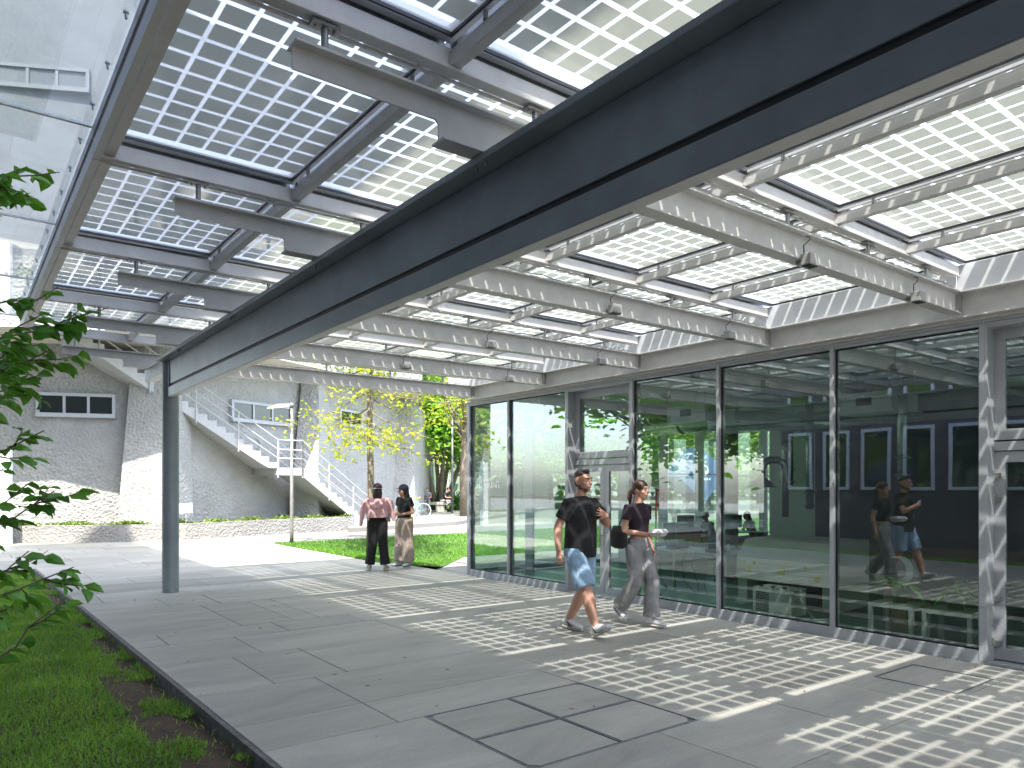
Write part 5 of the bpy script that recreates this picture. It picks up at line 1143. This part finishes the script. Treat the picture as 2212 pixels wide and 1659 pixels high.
# chiller
e=empty('chiller_unit',(9.98,6.42,FL),0,'small white chiller box with a square vent grille on the floor by the glass','appliance')
MB().box(-.2,.22,-.34,.30,.03,.44).build('case',M['wtab'],e,bevel=.012)
g=MB()
for i in range(12):
    for k in range(7): g.box(-.205,-.199,.02+k*.033,.042+k*.033,.07+i*.026,.085+i*.026)
o=g.build('vent',M['dk'],e); g=MB(); g.tube([(-.1,-.36,.3),(-.12,-.46,.36),(-.1,-.52,.28),(-.1,-.46,.20),(-.1,-.36,.22)],.012,8); g.tube([(-.1,-.34,.40),(-.1,-.42,.47),(-.1,-.5,.42),(-.1,-.52,.2),(0,-.6,.03),(.2,-.7,.02)],.010,8); g.build('hose',M['wtab'],e,smooth=True)
g=MB()
for y_ in (-.2,0,.2): g.box(-.15,-.09,y_-.02,y_+.02,.44,.46)
g.build('catch',M['dk'],e)
# long workbench with cables beside it
table(11.2,8.9,.9,1.9,.78,'pale workbench covered with small items behind the glass door',M['wtab'],top=.03,leg=.045)
g=MB(); rs=random.Random(2)
for i in range(7):
    y_=8.1+i*.25; g.tube([(10.75,y_,FL+.76),(10.70,y_+rs.uniform(-.05,.05),FL+.5),(10.78,y_+rs.uniform(-.1,.1),FL+.2),(10.9,y_+rs.uniform(-.2,.2),FL+.02)],.007,6)
tag(g.build('hanging_cables',M['dk'],smooth=True),'loose dark cables hanging off the pale workbench','cables')
for (x_,y_,lab) in ((11.0,8.3,'black desktop device on the near end of the pale workbench'),(11.1,9.3,'black desktop device on the far end of the pale workbench')):
    e=empty('desktop_device',(x_,y_,FL+.781),.1,lab,'device'); MB().box(-.18,.18,-.14,.14,0,.16).build('case',M['dk'],e,bevel=.01); MB().box(-.185,-.181,-.1,.1,.05,.12).build('screen',M['wglass'],e)
e=empty('spray_bottle',(10.85,7.95,FL+.781),0,'clear spray bottle on the end of the pale workbench','bottle'); MB().tube([(0,0,0),(0,0,.14),(0,0,.17),(0,0,.2)],[.035,.035,.014,.012],12).build('bottle',M['wtab'],e,smooth=True); MB().box(-.04,.015,-.012,.012,.2,.235).build('trigger',M['dk'],e)
# desks with monitors near the end wall
def desk(x,y,rz,label,mon):
    e=empty('desk',(x,y,FL),R(rz),label,'desk'); MB().box(-.8,.8,-.38,.38,.71,.74).build('desk_top',M['wtab'],e)
    for a in (-.76,.76): MB().box(a-.02,a+.02,-.34,.34,0,.709).build('leg',M['galvd'],e)
    if mon:
        m_=empty('monitor',e.location+Matrix.Rotation(R(rz),3,'Z')@Vector((0,.15,.741)),R(rz),'black monitor on the '+label.split(' inside')[0],'monitor')
        MB().box(-.28,.28,-.01,.02,.09,.44).build('screen',M['dk'],m_,bevel=.006); MB().box(-.02,.02,-.0,.02,.006,.0895).build('stand',M['dk'],m_); MB().box(-.12,.12,-.08,.08,0,.006).build('foot',M['dk'],m_)
x,y=A(1488,20.2); desk(x,y,-YAW+20,'white desk near the end wall left of the seated worker inside the pavilion',True)
x,y=A(1590,20.2); desk(x,y,-YAW+15,'white desk between the two seated workers inside the pavilion',True)
x,y=A(1487,17.5); e=empty('desk_screen',(x,y,FL),R(-YAW),'low ochre and green divider panel in front of the desks','divider'); MB().box(-.30,.30,-.02,.02,.45,1.0).build('panel',M['wood'],e); MB().box(-.8,1.9,.03,.06,.1,.62).build('green_panel',M['ifloor'],e)
x,y=A(1455,18.6); e=empty('desk_cabinet',(x,y,FL),R(-YAW),'dark green cabinet with pens in a cup near the desks','cabinet'); MB().box(-.3,.35,-.2,.2,0,1.05).build('case',M['grn'],e); g=MB()
for i in range(5): g.tube([(-.02+i*.015,0,1.05),(-.05+i*.03,.0,1.3)],.006,5)
g.build('pens',M['red'],e)
# red extinguisher stand with sign
x,y=A(1417,12.6); e=empty('fire_point_stand',(x,y,FL),0,'thin red stand with a red fire sign just inside the glass','sign stand')
g=MB(); g.tube([(0,0,.02),(0,0,1.95)],.014,8); g.build('pole',M['red'],e,smooth=True); g=MB(); 
for a in (0,2.1,4.2): g.tube([(0,0,.2),(.22*math.cos(a),.22*math.sin(a),.01)],.012,6)
g.build('foot',M['red'],e); MB().box(-.006,.006,-.19,-.02,1.62,1.93).build('sign_plate',M['red'],e)
g=MB(); g.box(-.0075,-.0062,-.09,-.04,1.68,1.88); g.box(-.0075,-.0062,-.17,-.12,1.70,1.73); g.box(-.0075,-.0062,-.17,-.12,1.78,1.81); g.build('pictogram',M['signw'],e)
# second red stand near the right door with red cabinet
e=empty('fire_point_stand',(9.75,2.72,FL),0,'red post standing inside the right hand glass door','sign stand'); g=MB(); g.tube([(0,0,0),(0,0,1.75)],.02,8); g.build('pole',M['red'],e,smooth=True); MB().box(-.01,.01,.0,.06,1.45,1.75).build('sign_plate',M['red'],e)
e=empty('red_cabinet',(10.2,2.45,FL),0,'red storage cabinet standing inside the right hand glass door','cabinet'); MB().box(-.25,.25,-.3,.3,.02,.62).build('case',M['red'],e,bevel=.01); MB().box(-.262,-.251,-.27,.27,.06,.30).build('drawer',M['red'],e); MB().box(-.262,-.251,-.27,.27,.33,.58).build('drawer',M['red'],e)
# ducts
g=MB(); z=2.95; pth=[(12.6,12.9,z),(12.6,9.6,z),(12.7,8.4,z-.05),(13.2,7.6,z-.12),(14.2,7.1,z-.15),(16.4,6.6,z-.15)]
g.tube(pth,.20,20); e=empty('ventilation_duct',(12.6,9.6,z),0,'large shiny round ventilation duct curving under the pavilion ceiling','duct'); g.xf(Matrix.Translation((-12.6,-9.6,-z))); g.build('pipe',M['duct'],e,smooth=True)
g=MB()
for p in ((12.6,11.8,z),(12.6,10.4,z)): g.tube([(p[0],p[1]-.02,p[2]),(p[0],p[1]+.02,p[2])],.215,20)
g.tube([(14.2,7.1,z-.15),(14.25,7.09,z-.15)],.22,20); g.xf(Matrix.Translation((-12.6,-9.6,-z))); g.build('collar',M['galvd'],e,smooth=True)
def vduct(px,d,z0,z1,r_,label):
    x,y=A(px,d); e=empty('vertical_duct',(x,y,z0),0,label,'duct'); MB().tube([(0,0,0),(0,0,z1-z0)],r_,20).build('pipe',M['duct'],e,smooth=True)
    g=MB(); 
    for k in (.05,.30): g.tube([(0,0,k),(0,0,k+.03)],r_+.03,20)
    g.build('flange',M['galvd'],e,smooth=True); return e
vduct(1950,10.6,ZZ(1036,10.6),3.4,.072,'slim pale vertical duct with two flanges behind the large right hand pane'); vduct(1749,13.5,ZZ(1100,13.5),3.4,.07,'slim vertical duct with dark coupling behind the laser cutter'); vduct(1700,15,ZZ(1048,15),3.0,.12,'thicker vertical duct against the white wall inside the pavilion')
# extraction arm with cone hood
x,y=A(1645,14.5); e=empty('extraction_arm',(x,y,1.6),R(-YAW),'bent metal extraction arm with a wide cone hood over the workshop','extraction arm')
g=MB(); g.tube([(0,0,ZZ(1035,14.5)-1.6),(0,0,.35),(.05,0,.47),(.17,0,.53),(.32,0,.53),(.43,0,.46),(.47,0,.3),(.47,0,-.6)],[.075]*7+[.06],16); g.build('arm',M['duct'],e,smooth=True)
g=MB(); g.tube([(0,0,-.02),(0,0,.18)],[.30,.08],24); g.build('hood',M['duct'],e,smooth=False)
# ceiling cassette units and strip lights
for (x_,y_,lab) in ((10.6,8.35,'white ceiling air conditioning cassette behind the glass door'),(11.4,5.6,'white ceiling air conditioning cassette above the laser cutter')):
    e=empty('ceiling_cassette',(x_,y_,2.75),0,lab,'air conditioner'); MB().box(-.42,.42,-.42,.42,0,.28).build('case',M['mach'],e,bevel=.01); MB().box(-.48,.48,-.48,.48,-.03,-.001).build('grille',M['mach'],e); 
    g=MB()
    for a in (-.38,.38):
        for b in (-.38,.38): g.tube([(a,b,.28),(a,b,.65)],.006,5)
    g.build('hangers',M['galvd'],e)
    MB().box(-.425,-.4205,-.12,.12,.08,.2).build('opening',M['dk'],e)
for i,y_ in enumerate((10.2,7.9,6.0,4.2)):
    e=empty('strip_light',(12.0,y_,3.0),0,['strip light farthest from the camera under the pavilion ceiling','strip light above the pale workbench','strip light above the laser cutter','strip light above the potted plants'][i],'light','long strip lights hung in the pavilion'); MB().box(-1.6,1.6,-.04,.04,0,.05).build('housing',M['mach'],e)
# white partition behind the machines, plus one coloured dark as the unlit room
x0,y0=A(1668,19); P_(MB().box(17.5,17.6,10.0,11.5,LOW+.02,3.39),'white_partition',M['iwall']); P_(MB().box(16.5,16.6,-7.8,9.6,LOW+.02,3.39),'unlit_partition',M['dwall'])
# ---------------------------------------------------------------- lettering on the first pane
def Xp(px,py,x): 
    u=(px-1106)/1580; a=F_[0]+R_[0]*u; b=F_[1]+R_[1]*u; t=x/a; return (x,b*t,1.6+(1051-py)/1580*t)
M['vinyl']=mat('white_vinyl',(.8,.8,.8),.5,var=0)
for (tx,px,py,sz) in (('3D PRINT',1028,1054,.215),('FDM',1028,1070,.12),('C',1042,1000,.16)):
    p=Xp(px,py,XW-.002); o=text(tx,sz,(p[0]-XW,p[1]-13.55,p[2]-LOW),R(-90),M['vinyl'],pav,'glass_lettering',ext=.0005)
# ---------------------------------------------------------------- floodlights clamped on the rafters
M['lbox']=mat('grey_floodlight_case',(.40,.40,.39),.5,metal=.2,var=.08); M['cab']=mat('black_cable',(.02,.02,.02),.6,var=0)
def Yp(px,py,y):
    u=(px-1106)/1580; a=F_[0]+R_[0]*u; b=F_[1]+R_[1]*u; t=y/b; return (a*t,y,1.6+(1051-py)/1580*t)
fl=[(1748,562,3.52,'nearer the main girder on the nearest rafter'),(1983,642,3.52,'at the glass end of the nearest rafter'),(1328,668,5.94,'nearer the main girder on the second rafter'),(1576,724,5.94,'at the glass end of the second rafter'),(1060,744,8.36,'nearer the main girder on the third rafter'),(1298,781,8.36,'at the glass end of the third rafter'),(878,789,10.78,'nearer the main girder on the fourth rafter'),(1102,818,10.78,'at the glass end of the fourth rafter')]
for i,(px,py,y_,wh) in enumerate(fl):
    p=Yp(px,py,y_-.12); e=empty('floodlight',(p[0],y_-.12,p[2]),0,'small grey box floodlight with looping cable '+wh,'floodlight','floodlights clamped along the rafters')
    g=MB(); g.box(-.064,.064,-.05,.045,-.05,.05); g.build('case',M['lbox'],e,bevel=.008); MB().box(-.06,.06,-.045,.035,-.056,-.0505).build('lens',M['dk'],e); MB().box(-.02,.02,.046,.112,-.015,.015).build('bracket',M['galv'],e)
    g=MB(); g.tube([(-.03,.03,.06),(-.05,.02,.12),(.0,.0,.17),(.05,.02,.21),(.07,.07,.235)],.005,6); g.build('cable',M['cab'],e,smooth=True)
rs=random.Random(12)
for y_ in RY[:5]:
    g=MB(); x_=2.9; pts_=[]
    while x_<8.85: pts_.append((x_,y_-.05+rs.uniform(-.012,.012),3.797+abs(rs.gauss(0,.006)))); x_+=rs.uniform(.08,.16)
    g.tube(pts_,.006,5); g.tube([(a+.03,b+.02,c+.004) for a,b,c in pts_[10:]],.005,5); C(g,'cable_run',M['galv'])
    g=MB(); g.tube([(8.35,y_-.03,3.80),(8.40,y_-.06,3.86),(8.48,y_-.04,3.85),(8.52,y_-.02,3.80),(8.58,y_-.05,3.83),(8.66,y_-.02,3.80)],.006,6); g.tube([(8.3,y_+.02,3.80),(8.44,y_,3.88),(8.6,y_+.01,3.81)],.005,6); C(g,'cable_coil',M['tyre'])
